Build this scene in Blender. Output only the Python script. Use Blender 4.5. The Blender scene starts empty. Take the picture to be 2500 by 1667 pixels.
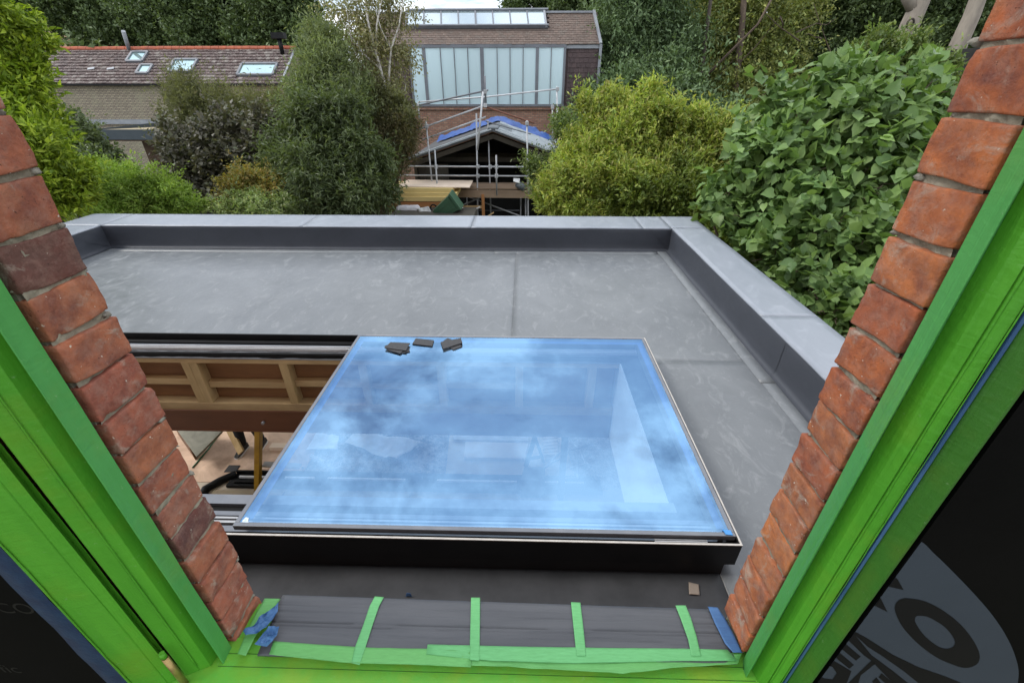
import bpy, bmesh, math, random
import numpy as np
from mathutils import Vector, Matrix, noise as mnoise
random.seed(7); np.random.seed(7)
scene = bpy.context.scene
col = scene.collection

# ------------------------------------------------------------------ camera
FOC, PITCH, YAW, ROLL = 1076.28, .5292, .0257, -.0015
cy, sy, cp, sp = math.cos(YAW), math.sin(YAW), math.cos(PITCH), math.sin(PITCH)
FW = Vector((-sy*cp, cy*cp, -sp)); RT = Vector((cy, sy, 0)); UP = RT.cross(FW)
RT, UP = RT*math.cos(ROLL)+UP*math.sin(ROLL), UP*math.cos(ROLL)-RT*math.sin(ROLL)
cam = bpy.data.cameras.new('camera'); camo = bpy.data.objects.new('camera', cam); col.objects.link(camo)
cam.sensor_width = 36; cam.lens = FOC/2500*36; cam.clip_start = .02; cam.clip_end = 500
camo.matrix_world = Matrix(((RT.x, UP.x, -FW.x, 0), (RT.y, UP.y, -FW.y, 0), (RT.z, UP.z, -FW.z, 0), (0, 0, 0, 1)))
scene.camera = camo

# ------------------------------------------------------------------ sky and sun
SUN_EL, SUN_AZ = math.radians(50), math.radians(-88)      # azimuth from +Y towards +X
world = bpy.data.worlds.new('World'); scene.world = world; world.use_nodes = True
nt = world.node_tree; nt.nodes.clear()
def N(tree, typ, **kw):
    n = tree.nodes.new(typ)
    for k, v in kw.items():
        if k.startswith('i_'): n.inputs[k[2:].replace('_', ' ')].default_value = v
        else: setattr(n, k, v)
    return n
wo = N(nt, 'ShaderNodeOutputWorld'); bg = N(nt, 'ShaderNodeBackground'); bg.inputs[1].default_value = .1
sky = N(nt, 'ShaderNodeTexSky', sky_type='NISHITA', sun_disc=False, sun_elevation=SUN_EL, sun_rotation=SUN_AZ, air_density=1.0, dust_density=1.0)
tc = N(nt, 'ShaderNodeTexCoord'); sep = N(nt, 'ShaderNodeSeparateXYZ')
nt.links.new(tc.outputs['Generated'], sep.inputs[0])
def M2(tree, op, a, b=None, c=None):
    n = tree.nodes.new('ShaderNodeMath'); n.operation = op
    for i, v in enumerate((a, b, c)):
        if v is None: continue
        if isinstance(v, (int, float)): n.inputs[i].default_value = v
        else: tree.links.new(v, n.inputs[i])
    return n.outputs[0]
zc = M2(nt, 'ADD', M2(nt, 'MAXIMUM', sep.outputs[2], 0.0), .12)
cmb = N(nt, 'ShaderNodeCombineXYZ')
nt.links.new(M2(nt, 'DIVIDE', sep.outputs[0], zc), cmb.inputs[0]); nt.links.new(M2(nt, 'DIVIDE', sep.outputs[1], zc), cmb.inputs[1])
cmb.inputs[2].default_value = 3.7
nz = N(nt, 'ShaderNodeTexNoise'); nz.inputs['Scale'].default_value = 2.3; nz.inputs['Detail'].default_value = 11; nz.inputs['Roughness'].default_value = .60; nz.inputs['Distortion'].default_value = .25
mp0 = N(nt, 'ShaderNodeMapping'); mp0.inputs['Location'].default_value = (-0.497, 0.027, 0); nt.links.new(cmb.outputs[0], mp0.inputs[0]); nt.links.new(mp0.outputs[0], nz.inputs['Vector'])
nz2 = N(nt, 'ShaderNodeTexNoise'); nz2.inputs['Scale'].default_value = 1.9; nz2.inputs['Detail'].default_value = 7; nz2.inputs['Roughness'].default_value = .6
mp = N(nt, 'ShaderNodeMapping'); mp.inputs['Location'].default_value = (3.803, 1.727, 2); nt.links.new(cmb.outputs[0], mp.inputs[0]); nt.links.new(mp.outputs[0], nz2.inputs['Vector'])
def ramp(tree, fac, stops):
    r = tree.nodes.new('ShaderNodeValToRGB'); e = r.color_ramp.elements
    while len(e) < len(stops): e.new(.5)
    for i, (p, c) in enumerate(stops):
        e[i].position = p; e[i].color = (c[0], c[1], c[2], 1) if not isinstance(c, (int, float)) else (c, c, c, 1)
    tree.links.new(fac, r.inputs[0]); return r.outputs[0]
def mixc(tree, fac, a, b, blend='MIX'):
    m = tree.nodes.new('ShaderNodeMix'); m.data_type = 'RGBA'; m.blend_type = blend
    for s, v in ((m.inputs[0], fac), (m.inputs[6], a), (m.inputs[7], b)):
        if isinstance(v, (int, float)): s.default_value = v
        elif isinstance(v, tuple): s.default_value = (v[0], v[1], v[2], 1)
        else: tree.links.new(v, s)
    return m.outputs[2]
cover = ramp(nt, nz.outputs[0], [(.36, 0.32), (.50, 1.0)])
shade = ramp(nt, nz2.outputs[0], [(.38, (7.2, 7.9, 9.4)), (.47, (8.8, 9.5, 10.7)), (.58, (15.0, 15.3, 15.6))])
nt.links.new(mixc(nt, cover, sky.outputs[0], shade), bg.inputs[0]); nt.links.new(bg.outputs[0], wo.inputs[0])

sun = bpy.data.lights.new('sun', 'SUN'); sun.energy = 1.3; sun.angle = math.radians(14); sun.color = (1, .96, .9)
suno = bpy.data.objects.new('sun', sun); col.objects.link(suno)
sd = Vector((math.sin(SUN_AZ)*math.cos(SUN_EL), math.cos(SUN_AZ)*math.cos(SUN_EL), math.sin(SUN_EL)))
suno.rotation_euler = sd.to_track_quat('Z', 'Y').to_euler(); suno.location = (0, 0, 30)
scene.view_settings.view_transform = 'Standard'; scene.view_settings.look = 'None'
scene.view_settings.gamma = 1; scene.view_settings.use_curve_mapping = False
scene.view_settings.exposure = .62

# ------------------------------------------------------------------ helpers
def at(u, v, x=None, y=None, z=None):
    """world point seen at photograph pixel (u,v) on the plane x=, y= or z="""
    d = FW + RT*((u-1250)/FOC) - UP*((v-833.5)/FOC)
    s = y/d.y if y is not None else z/d.z if z is not None else x/d.x
    return d*s
def i2(x, y): return 700+x/2.851, y/2.851
def i1(x, y): return x/2.851, y/2.851

def tag(o, label=None, cat=None, group=None, kind=None):
    for k, v in (('label', label), ('category', cat), ('group', group), ('kind', kind)):
        if v: o[k] = v
    return o
def empty(name, loc, label, cat, group=None):
    o = bpy.data.objects.new(name, None); col.objects.link(o); o.location = loc; o.empty_display_size = .1
    return tag(o, label, cat, group)
def link(name, me, mat=None, parent=None):
    if mat is not None and not me.materials: me.materials.append(mat)
    o = bpy.data.objects.new(name, me); col.objects.link(o)
    if parent is not None:
        o.parent = parent
        o.location = -pw(parent)
    return o
def pw(o):
    v = Vector(o.location)
    while o.parent is not None:
        o = o.parent; v = v + Vector(o.location)
    return v

class MB:
    def __init__(s): s.v = []; s.f = []
    def add(s, vs, fs):
        n = len(s.v); s.v += [tuple(p) for p in vs]; s.f += [tuple(i+n for i in f) for f in fs]; return s
    def box(s, a, b):
        x0, y0, z0 = [min(p, q) for p, q in zip(a, b)]; x1, y1, z1 = [max(p, q) for p, q in zip(a, b)]
        return s.add([(x0,y0,z0),(x1,y0,z0),(x1,y1,z0),(x0,y1,z0),(x0,y0,z1),(x1,y0,z1),(x1,y1,z1),(x0,y1,z1)],
                     [(0,3,2,1),(4,5,6,7),(0,1,5,4),(1,2,6,5),(2,3,7,6),(3,0,4,7)])
    def beam(s, p, q, w, h, up=(0,0,1)):
        p, q = Vector(p), Vector(q); d = (q-p).normalized(); side = d.cross(Vector(up))
        if side.length < 1e-4: side = d.cross(Vector((1,0,0)))
        side.normalize(); u = side.cross(d)
        a, b = side*w/2, u*h/2
        vs = [p-a-b, p+a-b, p+a+b, p-a+b, q-a-b, q+a-b, q+a+b, q-a+b]
        return s.add(vs, [(0,1,2,3),(4,7,6,5),(0,4,5,1),(1,5,6,2),(2,6,7,3),(3,7,4,0)])
    def tube(s, pts, r, n=8):
        pts = [Vector(p) for p in pts]; rs = r if isinstance(r, (list, tuple)) else [r]*len(pts)
        base = len(s.v); ref = None
        for i, p in enumerate(pts):
            d = (pts[min(i+1, len(pts)-1)]-pts[max(i-1, 0)]).normalized()
            a = d.cross(Vector((0,0,1)) if abs(d.z) < .95 else Vector((1,0,0))).normalized()
            if ref is not None and a.dot(ref) < 0: a = -a
            ref = a; b = d.cross(a)
            for k in range(n):
                t = 2*math.pi*k/n; s.v.append(tuple(p+(a*math.cos(t)+b*math.sin(t))*rs[i]))
        for i in range(len(pts)-1):
            for k in range(n):
                q = base+i*n; s.f.append((q+k, q+(k+1) % n, q+n+(k+1) % n, q+n+k))
        s.f.append(tuple(base+k for k in range(n-1, -1, -1))); e = base+(len(pts)-1)*n; s.f.append(tuple(e+k for k in range(n)))
        return s
    def prism(s, poly, off):
        """polygon (3-D points) extruded by vector off"""
        n = len(poly); off = Vector(off); vs = [Vector(p) for p in poly]
        return s.add(vs+[p+off for p in vs], [tuple(range(n-1, -1, -1)), tuple(range(n, 2*n))]+[(i, (i+1) % n, n+(i+1) % n, n+i) for i in range(n)])
    def mesh(s, smooth=False):
        me = bpy.data.meshes.new('m'); me.from_pydata(s.v, [], s.f); me.update()
        bm = bmesh.new(); bm.from_mesh(me); bmesh.ops.recalc_face_normals(bm, faces=bm.faces); bm.to_mesh(me); bm.free()
        if smooth: me.polygons.foreach_set('use_smooth', [True]*len(me.polygons))
        return me
    def build(s, name, mat, parent=None, smooth=False, bevel=0):
        o = link(name, s.mesh(smooth), mat, parent)
        if bevel:
            m = o.modifiers.new('b', 'BEVEL'); m.width = bevel; m.segments = 2; m.limit_method = 'ANGLE'
        return o
def tube_smooth(o):
    for p in o.data.polygons: p.use_smooth = len(p.vertices) == 4
    return o

def sheet(name, A, B, C_, D, nx, ny, amp, mat, parent=None, thick=.0006, fs=12, seed=0, bend=None):
    """bilinear sheet A-B (near edge) D-C (far edge) with creases"""
    A, B, C_, D = map(Vector, (A, B, C_, D)); nrm = (B-A).cross(D-A).normalized()
    vs = []
    for j in range(ny+1):
        for i in range(nx+1):
            s, t = i/nx, j/ny
            p = (A*(1-s)+B*s)*(1-t)+(D*(1-s)+C_*s)*t
            h = mnoise.noise(p*fs+Vector((seed, seed*1.3, 0)))+.5*mnoise.noise(p*fs*2.7+Vector((seed, 0, 9)))
            p = p+nrm*(h*amp)
            if bend: p = p+Vector(bend(s, t))
            vs.append(p)
    fs_ = [(j*(nx+1)+i, j*(nx+1)+i+1, (j+1)*(nx+1)+i+1, (j+1)*(nx+1)+i) for j in range(ny) for i in range(nx)]
    me = bpy.data.meshes.new('m'); me.from_pydata([tuple(v) for v in vs], [], fs_)
    me.polygons.foreach_set('use_smooth', [True]*len(me.polygons)); me.update()
    o = link(name, me, mat, parent)
    if thick:
        m = o.modifiers.new('s', 'SOLIDIFY'); m.thickness = thick; m.offset = 1
    return o

# ------------------------------------------------------------------ materials
def newmat(name):
    m = bpy.data.materials.new(name); m.use_nodes = True; t = m.node_tree; t.nodes.clear()
    o = t.nodes.new('ShaderNodeOutputMaterial'); p = t.nodes.new('ShaderNodeBsdfPrincipled')
    t.links.new(p.outputs[0], o.inputs[0]); return m, t, p, o
def coords(t, kind='Object', scale=(1,1,1), loc=(0,0,0)):
    c = t.nodes.new('ShaderNodeTexCoord'); mpn = t.nodes.new('ShaderNodeMapping')
    mpn.inputs['Scale'].default_value = scale; mpn.inputs['Location'].default_value = loc
    if kind == 'World':
        g = t.nodes.new('ShaderNodeNewGeometry'); t.links.new(g.outputs['Position'], mpn.inputs[0])
    else: t.links.new(c.outputs[kind], mpn.inputs[0])
    return mpn.outputs[0]
def noise_n(t, vec, scale, detail=5, rough=.6, dist=0):
    n = t.nodes.new('ShaderNodeTexNoise'); n.inputs['Scale'].default_value = scale; n.inputs['Detail'].default_value = detail
    n.inputs['Roughness'].default_value = rough; n.inputs['Distortion'].default_value = dist; t.links.new(vec, n.inputs['Vector']); return n.outputs[0]
def bump(t, p, h, strength=.3, dist=.01, prev=None):
    b = t.nodes.new('ShaderNodeBump'); b.inputs['Strength'].default_value = strength; b.inputs['Distance'].default_value = dist
    t.links.new(h, b.inputs['Height'])
    if prev is not None: t.links.new(prev, b.inputs['Normal'])
    t.links.new(b.outputs[0], p.inputs['Normal']); return b.outputs[0]
def pm(name, c1, c2=None, scale=6, rough=.7, bs=40, bstr=.15, bd=.004, metallic=0, stretch=(1,1,1), lo=.35, hi=.65, rvar=0, obj=0, spec=.5, detail=6, dist=0):
    m, t, p, o = newmat(name); vec = coords(t, 'World', stretch)
    c2 = c2 or tuple(x*.75 for x in c1)
    n = noise_n(t, vec, scale, detail, .62, dist)
    c = ramp(t, n, [(lo, c1), (hi, c2)])
    if obj:
        oi = t.nodes.new('ShaderNodeObjectInfo'); r = ramp(t, oi.outputs['Random'], [(0, 1-obj), (1, 1+obj)]); c = mixc(t, 1.0, c, r, 'MULTIPLY')
    t.links.new(c, p.inputs['Base Color']); p.inputs['Metallic'].default_value = metallic; p.inputs['Specular IOR Level'].default_value = spec
    if rvar:
        rr = t.nodes.new('ShaderNodeMapRange'); t.links.new(n, rr.inputs[0]); rr.inputs[1].default_value = lo; rr.inputs[2].default_value = hi
        rr.inputs[3].default_value = rough-rvar; rr.inputs[4].default_value = rough+rvar; t.links.new(rr.outputs[0], p.inputs['Roughness'])
    else: p.inputs['Roughness'].default_value = rough
    if bstr: bump(t, p, noise_n(t, vec, bs, 5, .6), bstr, bd)
    return m

def brick_mat(cols=None):
    m, t, p, o = newmat('red_brick'); g = coords(t, 'World')
    oi = t.nodes.new('ShaderNodeObjectInfo')
    add = t.nodes.new('ShaderNodeVectorMath'); add.operation = 'ADD'; t.links.new(g, add.inputs[0])
    cx = t.nodes.new('ShaderNodeCombineXYZ'); t.links.new(M2(t, 'MULTIPLY', oi.outputs['Random'], 37.0), cx.inputs[0]); t.links.new(cx.outputs[0], add.inputs[1]); v = add.outputs[0]
    base = ramp(t, oi.outputs['Random'], [(k/4, c_) for k, c_ in enumerate(cols)]) if cols else ramp(t, oi.outputs['Random'], [(0, (.42, .14, .07)), (.3, (.37, .11, .07)), (.55, (.45, .16, .075)), (.8, (.33, .10, .068)), (1, (.41, .165, .10))])
    n1 = noise_n(t, v, 22, 7, .65, .3); c = mixc(t, ramp(t, n1, [(.38, 0), (.72, 1)]), base, (.17, .06, .045))
    n7 = noise_n(t, v, 45, 6, .75, .2); c = mixc(t, ramp(t, n7, [(.45, 0), (.75, .45)]), c, (.42, .27, .21))
    n5 = noise_n(t, v, 9, 4, .6, .5); c = mixc(t, ramp(t, n5, [(.58, 0), (.85, .6)]), c, (.44, .18, .08))
    n2 = noise_n(t, v, 16, 8, .7, .8); c = mixc(t, ramp(t, n2, [(.55, 0), (.70, .8)]), c, (.42, .36, .29))   # mortar smears
    n3 = noise_n(t, v, 170, 3, .6); c = mixc(t, ramp(t, n3, [(.25, .9), (.33, 0)]), c, (.03, .015, .012))       # pits
    n6 = noise_n(t, v, 120, 2, .5); c = mixc(t, ramp(t, n6, [(.72, 0), (.76, .9)]), c, (.62, .55, .46))
    t.links.new(c, p.inputs['Base Color']); p.inputs['Roughness'].default_value = .88; p.inputs['Specular IOR Level'].default_value = .25
    w = t.nodes.new('ShaderNodeTexWave'); w.inputs['Scale'].default_value = 55; w.inputs['Distortion'].default_value = 6; w.inputs['Detail'].default_value = 2; w.inputs['Detail Scale'].default_value = 2
    t.links.new(v, w.inputs['Vector'])
    b1 = bump(t, p, w.outputs['Fac'], .12, .0012)
    b2 = bump(t, p, noise_n(t, v, 70, 10, .75), 1.0, .005, b1)
    bump(t, p, n3, .35, .003, b2)
    return m
def dark_brick_mat():
    m = brick_mat(); m.name = 'burnt_brick'
    for n in m.node_tree.nodes:
        if n.type == 'VALTORGB' and len(n.color_ramp.elements) == 5:
            for e, c in zip(n.color_ramp.elements, [(.13,.06,.05),(.12,.055,.05),(.14,.07,.055),(.12,.06,.05),(.15,.08,.06)]): e.color = (*c, 1)
    return m
M = {}
M['brick'] = brick_mat(); M['brick_dark'] = dark_brick_mat()
M['brick_pink'] = M['brick']
M['brick'] = brick_mat([(.53,.165,.055), (.46,.125,.05), (.56,.19,.065), (.42,.12,.055), (.50,.18,.075)]); M['brick'].name = 'orange_brick'
M['mortar'] = pm('mortar', (.32, .28, .21), (.17, .15, .11), 30, .95, 160, .8, .004, spec=.2)
M['mortar_lump'] = pm('mortar_lump', (.36, .34, .28), (.18, .16, .13), 60, .95, 200, .8, .004, spec=.2)
def green_mat(name, c1, c2, band=True):
    m, t, p, o = newmat(name); v = coords(t, 'World', (1, 1, .12)); v2 = coords(t, 'World')
    n = noise_n(t, v, 26, 5, .6, .2); c = ramp(t, n, [(.35, c1), (.65, c2)])
    n2 = noise_n(t, v2, 7, 4, .6); c = mixc(t, ramp(t, n2, [(.5, 0), (.75, .55)]), c, (c1[0]*1.9+.02, c1[1]*1.02, c1[2]*.8))
    t.links.new(c, p.inputs['Base Color']); p.inputs['Roughness'].default_value = .5; p.inputs['Specular IOR Level'].default_value = .35
    n4 = noise_n(t, v2, 90, 5, .75, .4); c = mixc(t, ramp(t, n4, [(.64, 0), (.74, .35)]), c, (.35, .45, .28)); t.links.new(c, p.inputs['Base Color'])
    b = bump(t, p, noise_n(t, v, 160, 4, .7), .45, .002); b = bump(t, p, noise_n(t, coords(t, 'World', (1, 1, 3)), 26, 4, .6, .5), .35, .004, b); bump(t, p, noise_n(t, v2, 9, 3, .5), .4, .010, b)
    return m
M['green'] = green_mat('green_tape_wrap', (.058, .25, .015), (.078, .30, .02))
M['green_lit'] = green_mat('green_tape_lit', (.062, .26, .055), (.075, .30, .07))  # bead's paler green carries the outside light it catches
M['green_shaded'] = green_mat('green_tape_shaded', (.030, .12, .012), (.038, .145, .015))  # shaded copy of the wrap: shade of gap and right leaf in the colour
M['sill_green'] = green_mat('sill_green', (.14, .36, .03), (.11, .38, .04))
def tape_mat(name, c1, c2):
    m, t, p, o = newmat(name); v = coords(t, 'World', (1, 6, 1)); n = noise_n(t, v, 40, 5, .65, .2)
    t.links.new(ramp(t, n, [(.3, c1), (.7, c2)]), p.inputs['Base Color']); p.inputs['Roughness'].default_value = .55
    b = bump(t, p, noise_n(t, coords(t, 'World', (.5, 10, 1)), 22, 5, .65), .5, .002); bump(t, p, noise_n(t, coords(t, 'World'), 400, 2, .5), .15, .0006, b)
    return m
M['tape'] = tape_mat('green_masking_tape', (.13, .42, .15), (.10, .34, .11))
M['tape_under'] = tape_mat('green_masking_tape_old', (.12, .38, .10), (.10, .32, .08))
M['blue_tape'] = tape_mat('blue_tape', (.035, .10, .24), (.05, .14, .30))
M['blue_film'] = pm('blue_film', (.008, .022, .06), (.012, .035, .08), 30, .35, 60, .5, .003)
M['blue_strip'] = pm('blue_strip', (.012, .04, .11), (.05, .11, .22), 9, .35, 60, .2, .002, stretch=(1,1,.3))
M['black_film'] = pm('black_film', (.0032, .003, .003), (.002, .002, .002), 4, .6, 350, .25, .0006, spec=.05)
M['print_grey'] = pm('film_print_grey', (.042, .052, .064), (.038, .047, .058), 4, .5, 350, .25, .0006, spec=.15)
M['print_dark'] = pm('film_print_dark', (.006, .006, .007), (.005, .005, .006), 4, .5, 350, .25, .0006, spec=.12)
M['print_faint'] = pm('film_print_faint', (.014, .013, .012), (.010, .010, .009), 14, .5, 350, .25, .0006, spec=.12)
M['brass'] = pm('brass', (.42, .30, .12), (.30, .2, .08), 60, .35, 100, .1, .001, metallic=.8)

def roof_mat(name, c1, c2, c3, rough, marks=1.0):
    m, t, p, o = newmat(name); v = coords(t, 'World'); vs = coords(t, 'World', (1, .55, 1))
    n1 = noise_n(t, vs, 1.6, 8, .66, .9); c = ramp(t, n1, [(.33, c1), (.68, c2)])
    n2 = noise_n(t, vs, 7, 9, .72, 1.6); c = mixc(t, ramp(t, n2, [(.52, 0), (.72, .42*marks)]), c, c3)
    n3 = noise_n(t, coords(t, 'World', (1, 3, 1)), 16, 6, .7, 2.5); c = mixc(t, ramp(t, n3, [(.6, 0), (.7, .32*marks)]), c, c3)
    n4 = noise_n(t, v, 3, 5, .6, .4); c = mixc(t, ramp(t, n4, [(.55, 0), (.8, .3)]), c, tuple(x*.62 for x in c1))
    t.links.new(c, p.inputs['Base Color'])
    rr = t.nodes.new('ShaderNodeMapRange'); t.links.new(n2, rr.inputs[0]); rr.inputs[1].default_value = .3; rr.inputs[2].default_value = .7
    rr.inputs[3].default_value = rough-.08; rr.inputs[4].default_value = rough+.14; t.links.new(rr.outputs[0], p.inputs['Roughness'])
    b = bump(t, p, n2, .10, .006); bump(t, p, noise_n(t, v, 160, 3, .6), .10, .0012, b)
    return m
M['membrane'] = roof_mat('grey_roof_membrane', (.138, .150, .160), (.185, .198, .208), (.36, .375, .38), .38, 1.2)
M['upstand'] = roof_mat('shaded_upstand_membrane', (.040, .045, .056), (.052, .058, .072), (.10, .105, .12), .5, .5)  # same membrane as the deck, darkened for the shade on upright faces
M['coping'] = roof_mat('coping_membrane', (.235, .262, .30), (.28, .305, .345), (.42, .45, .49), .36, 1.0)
M['shade_strip'] = pm('shaded_membrane', (.040, .041, .043), (.062, .063, .066), 5, .6, 60, .1, .002, spec=.25)  # shadow between kerb and house wall put into the membrane colour
M['kerb_membrane'] = pm('kerb_membrane', (.010, .010, .011), (.014, .014, .015), 8, .6, 60, .1, .002, spec=.25)
M['black_metal'] = pm('black_metal', (.006, .006, .0065), (.009, .009, .0095), 8, .5, 200, .05, .0005, spec=.2)
M['edge_metal'] = pm('edge_metal', (.62, .58, .52), (.5, .47, .43), 20, .5, 100, .1, .001)
M['grey_metal'] = pm('grey_metal', (.20, .21, .23), (.16, .17, .19), 8, .35, 200, .05, .0005, metallic=.3)
M['light_metal'] = pm('light_metal', (.5, .5, .5), (.38, .38, .38), 8, .35, 200, .05, .0005, metallic=.4)
M['timber'] = pm('stud_timber', (.56, .39, .19), (.40, .26, .12), 9, .75, 60, .2, .002, stretch=(.25,1,1), obj=.12)
M['timber_v'] = pm('stud_timber_upright', (.60, .42, .20), (.42, .28, .12), 9, .75, 60, .2, .002, stretch=(1,1,.2), obj=.12)
M['plywood'] = pm('plywood', (.30, .14, .05), (.20, .09, .035), 5, .7, 50, .1, .002, stretch=(.3,1,1))
M['beam'] = pm('red_primed_beam', (.15, .052, .02), (.11, .038, .014), 5, .5, 50, .1, .002, stretch=(.3,1,1))
M['steel_bolt'] = pm('bolt_steel', (.35, .35, .36), (.2, .2, .2), 60, .4, 80, .1, .001, metallic=.6)
M['floor_ply'] = pm('floor_boards', (.76, .54, .39), (.50, .34, .24), 3.2, .8, 14, .3, .01, detail=9, dist=.5)
M['floor_conc'] = pm('floor_concrete', (.66, .56, .44), (.5, .43, .34), 1.5, .9, 20, .2, .01, detail=9)
M['rubble_bed'] = pm('rubble_bed', (.6, .57, .54), (.3, .29, .28), 18, .95, 45, 1.0, .03, detail=9)
M['grey_board'] = pm('grey_board', (.30, .29, .23), (.17, .165, .13), 3, .8, 14, .3, .01, detail=9, dist=1)
M['white_sheet'] = pm('white_sheet', (.8, .8, .78), (.62, .62, .6), 4, .8, 20, .2, .01)
M['pale_ply'] = pm('pale_plywood', (.66, .52, .36), (.55, .42, .28), 3, .75, 30, .1, .004, stretch=(.3,1,1))
M['plaster'] = pm('plasterboard', (.7, .7, .68), (.62, .62, .6), 3, .85, 30, .1, .004)
M['yellow'] = pm('yellow_fibreglass', (.50, .28, .012), (.38, .2, .01), 9, .45, 30, .1, .003)
M['track_and_glint_white'] = pm('white_track_and_glint', (.8, .8, .8), (.7, .7, .7), 9, .35, 30, .05, .003)
M['foam'] = pm('dark_packer', (.055, .055, .057), (.04, .04, .042), 60, .7, 300, .3, .001)
def glass_mat():
    m, t, p, o = newmat('coated_glass'); t.nodes.remove(p)
    g = t.nodes.new('ShaderNodeBsdfGlossy'); g.inputs['Color'].default_value = (.31, .57, .90, 1); g.inputs['Roughness'].default_value = .012
    tr = t.nodes.new('ShaderNodeBsdfTransparent'); tr.inputs['Color'].default_value = (.76, .88, .97, 1)
    mx = t.nodes.new('ShaderNodeMixShader'); mx.inputs[0].default_value = .46
    t.links.new(tr.outputs[0], mx.inputs[1]); t.links.new(g.outputs[0], mx.inputs[2]); t.links.new(mx.outputs[0], o.inputs[0])
    return m
M['glass'] = glass_mat()
def window_glass(name, col_, base, rough=.12, f=.35):
    m, t, p, o = newmat(name); p.inputs['Base Color'].default_value = (*base, 1); p.inputs['Roughness'].default_value = .6
    g = t.nodes.new('ShaderNodeBsdfGlossy'); g.inputs['Color'].default_value = (*col_, 1); g.inputs['Roughness'].default_value = rough
    mx = t.nodes.new('ShaderNodeMixShader'); mx.inputs[0].default_value = f
    t.links.new(p.outputs[0], mx.inputs[1]); t.links.new(g.outputs[0], mx.inputs[2]); t.links.new(mx.outputs[0], o.inputs[0]); return m
M['frost'] = window_glass('frosted_glazing', (.8, .95, 1.0), (.52, .68, .71), .3, .2)
M['rooflight_glass'] = window_glass('rooflight_glazing', (.9, .97, 1), (.32, .40, .40), .05, .55)
M['velux'] = window_glass('small_rooflight_glass', (.75, .95, .95), (.16, .26, .25), .06, .6)
M['lead'] = pm('lead_flashing', (.17, .18, .20), (.13, .14, .155), 3, .5, 30, .2, .01)
M['lead_light'] = pm('lead_flashing_pale', (.30, .32, .34), (.22, .23, .25), 3, .5, 30, .2, .01)
def tile_mat(name, a, b, lich, amt):
    m, t, p, o = newmat(name); g = t.nodes.new('ShaderNodeNewGeometry'); oi = t.nodes.new('ShaderNodeObjectInfo')
    r = M2(t, 'FRACT', M2(t, 'ADD', g.outputs['Random Per Island'], oi.outputs['Random']))
    c = ramp(t, r, [(0, a), (.5, b), (1, tuple(x*.8 for x in a))]); v = coords(t, 'World')
    c = mixc(t, ramp(t, r, [(.93-amt*.17, 0), (.95-amt*.17, .5*amt)]), c, lich)
    n = noise_n(t, v, 13, 6, .75, .5); c = mixc(t, ramp(t, n, [(.60-amt*.10, 0), (.68-amt*.1, .85)]), c, lich)
    t.links.new(c, p.inputs['Base Color']); p.inputs['Roughness'].default_value = .85; bump(t, p, noise_n(t, v, 30, 5, .6), .3, .01); return m
M['tile_old'] = tile_mat('mossy_clay_tile', (.055, .036, .034), (.095, .062, .056), (.40, .36, .32), .62)
M['tile_studio'] = tile_mat('studio_roof_tile', (.115, .085, .070), (.155, .112, .09), (.27, .24, .2), .35)
M['tile_hung'] = tile_mat('hung_wall_tile', (.072, .050, .050), (.10, .068, .066), (.16, .13, .12), .1)
M['ridge_tile'] = pm('ridge_tile', (.42, .11, .05), (.28, .075, .045), 3, .8, 20, .2, .01)
def brickwall_mat(name, c1, c2, mortar, weather):
    m, t, p, o = newmat(name); v = coords(t, 'World')
    sx = t.nodes.new('ShaderNodeSeparateXYZ'); t.links.new(v, sx.inputs[0]); cb = t.nodes.new('ShaderNodeCombineXYZ')
    t.links.new(M2(t, 'ADD', sx.outputs[0], sx.outputs[1]), cb.inputs[0]); t.links.new(sx.outputs[2], cb.inputs[1])
    b = t.nodes.new('ShaderNodeTexBrick'); t.links.new(cb.outputs[0], b.inputs['Vector'])
    b.inputs['Color1'].default_value = (*c1, 1); b.inputs['Color2'].default_value = (*c2, 1); b.inputs['Mortar'].default_value = (*mortar, 1)
    b.inputs['Scale'].default_value = 1; b.inputs['Mortar Size'].default_value = .016; b.inputs['Brick Width'].default_value = .225; b.inputs['Row Height'].default_value = .078; b.inputs['Bias'].default_value = -.1
    n = noise_n(t, v, 1.3, 7, .7, .4); c = mixc(t, ramp(t, n, [(.45, 0), (.7, .7)]), b.outputs['Color'], weather)
    n2 = noise_n(t, v, 7, 5, .7); c = mixc(t, ramp(t, n2, [(.4, .0), (.75, .5)]), c, tuple(x*.4 for x in c1))
    t.links.new(c, p.inputs['Base Color']); p.inputs['Roughness'].default_value = .9; bump(t, p, b.outputs['Fac'], -.6, .01); return m
M['stock_brick'] = brickwall_mat('yellow_stock_brickwork', (.44, .37, .26), (.29, .235, .17), (.11, .10, .09), (.30, .29, .19))
M['red_wall'] = brickwall_mat('old_red_brickwork', (.34, .15, .10), (.52, .30, .2), (.2, .16, .13), (.26, .17, .12))
M['house_brick'] = brickwall_mat('house_brickwork', (.34, .13, .07), (.28, .10, .06), (.3, .27, .22), (.25, .1, .06))
M['bounce_paving'] = pm('pale_bounce_paving', (.62, .60, .55), (.52, .5, .46), 2, .9, 20, .2, .01)
M['soil'] = pm('garden_ground', (.05, .06, .02), (.08, .065, .04), 2, .95, 20, .5, .03)
M['cream'] = pm('cream_render', (.55, .42, .24), (.45, .34, .2), 2, .9, 20, .1, .01)
M['galv'] = pm('galvanised_tube', (.52, .53, .54), (.36, .37, .38), 4, .42, 40, .1, .002, metallic=.1, obj=.2)
M['rust'] = pm('rusty_tube', (.20, .07, .04), (.13, .05, .03), 8, .7, 40, .2, .002)
M['slate_sheet'] = pm('slate_grey_sheeting', (.09, .105, .115), (.13, .145, .155), 4, .45, 30, .1, .004)
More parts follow.
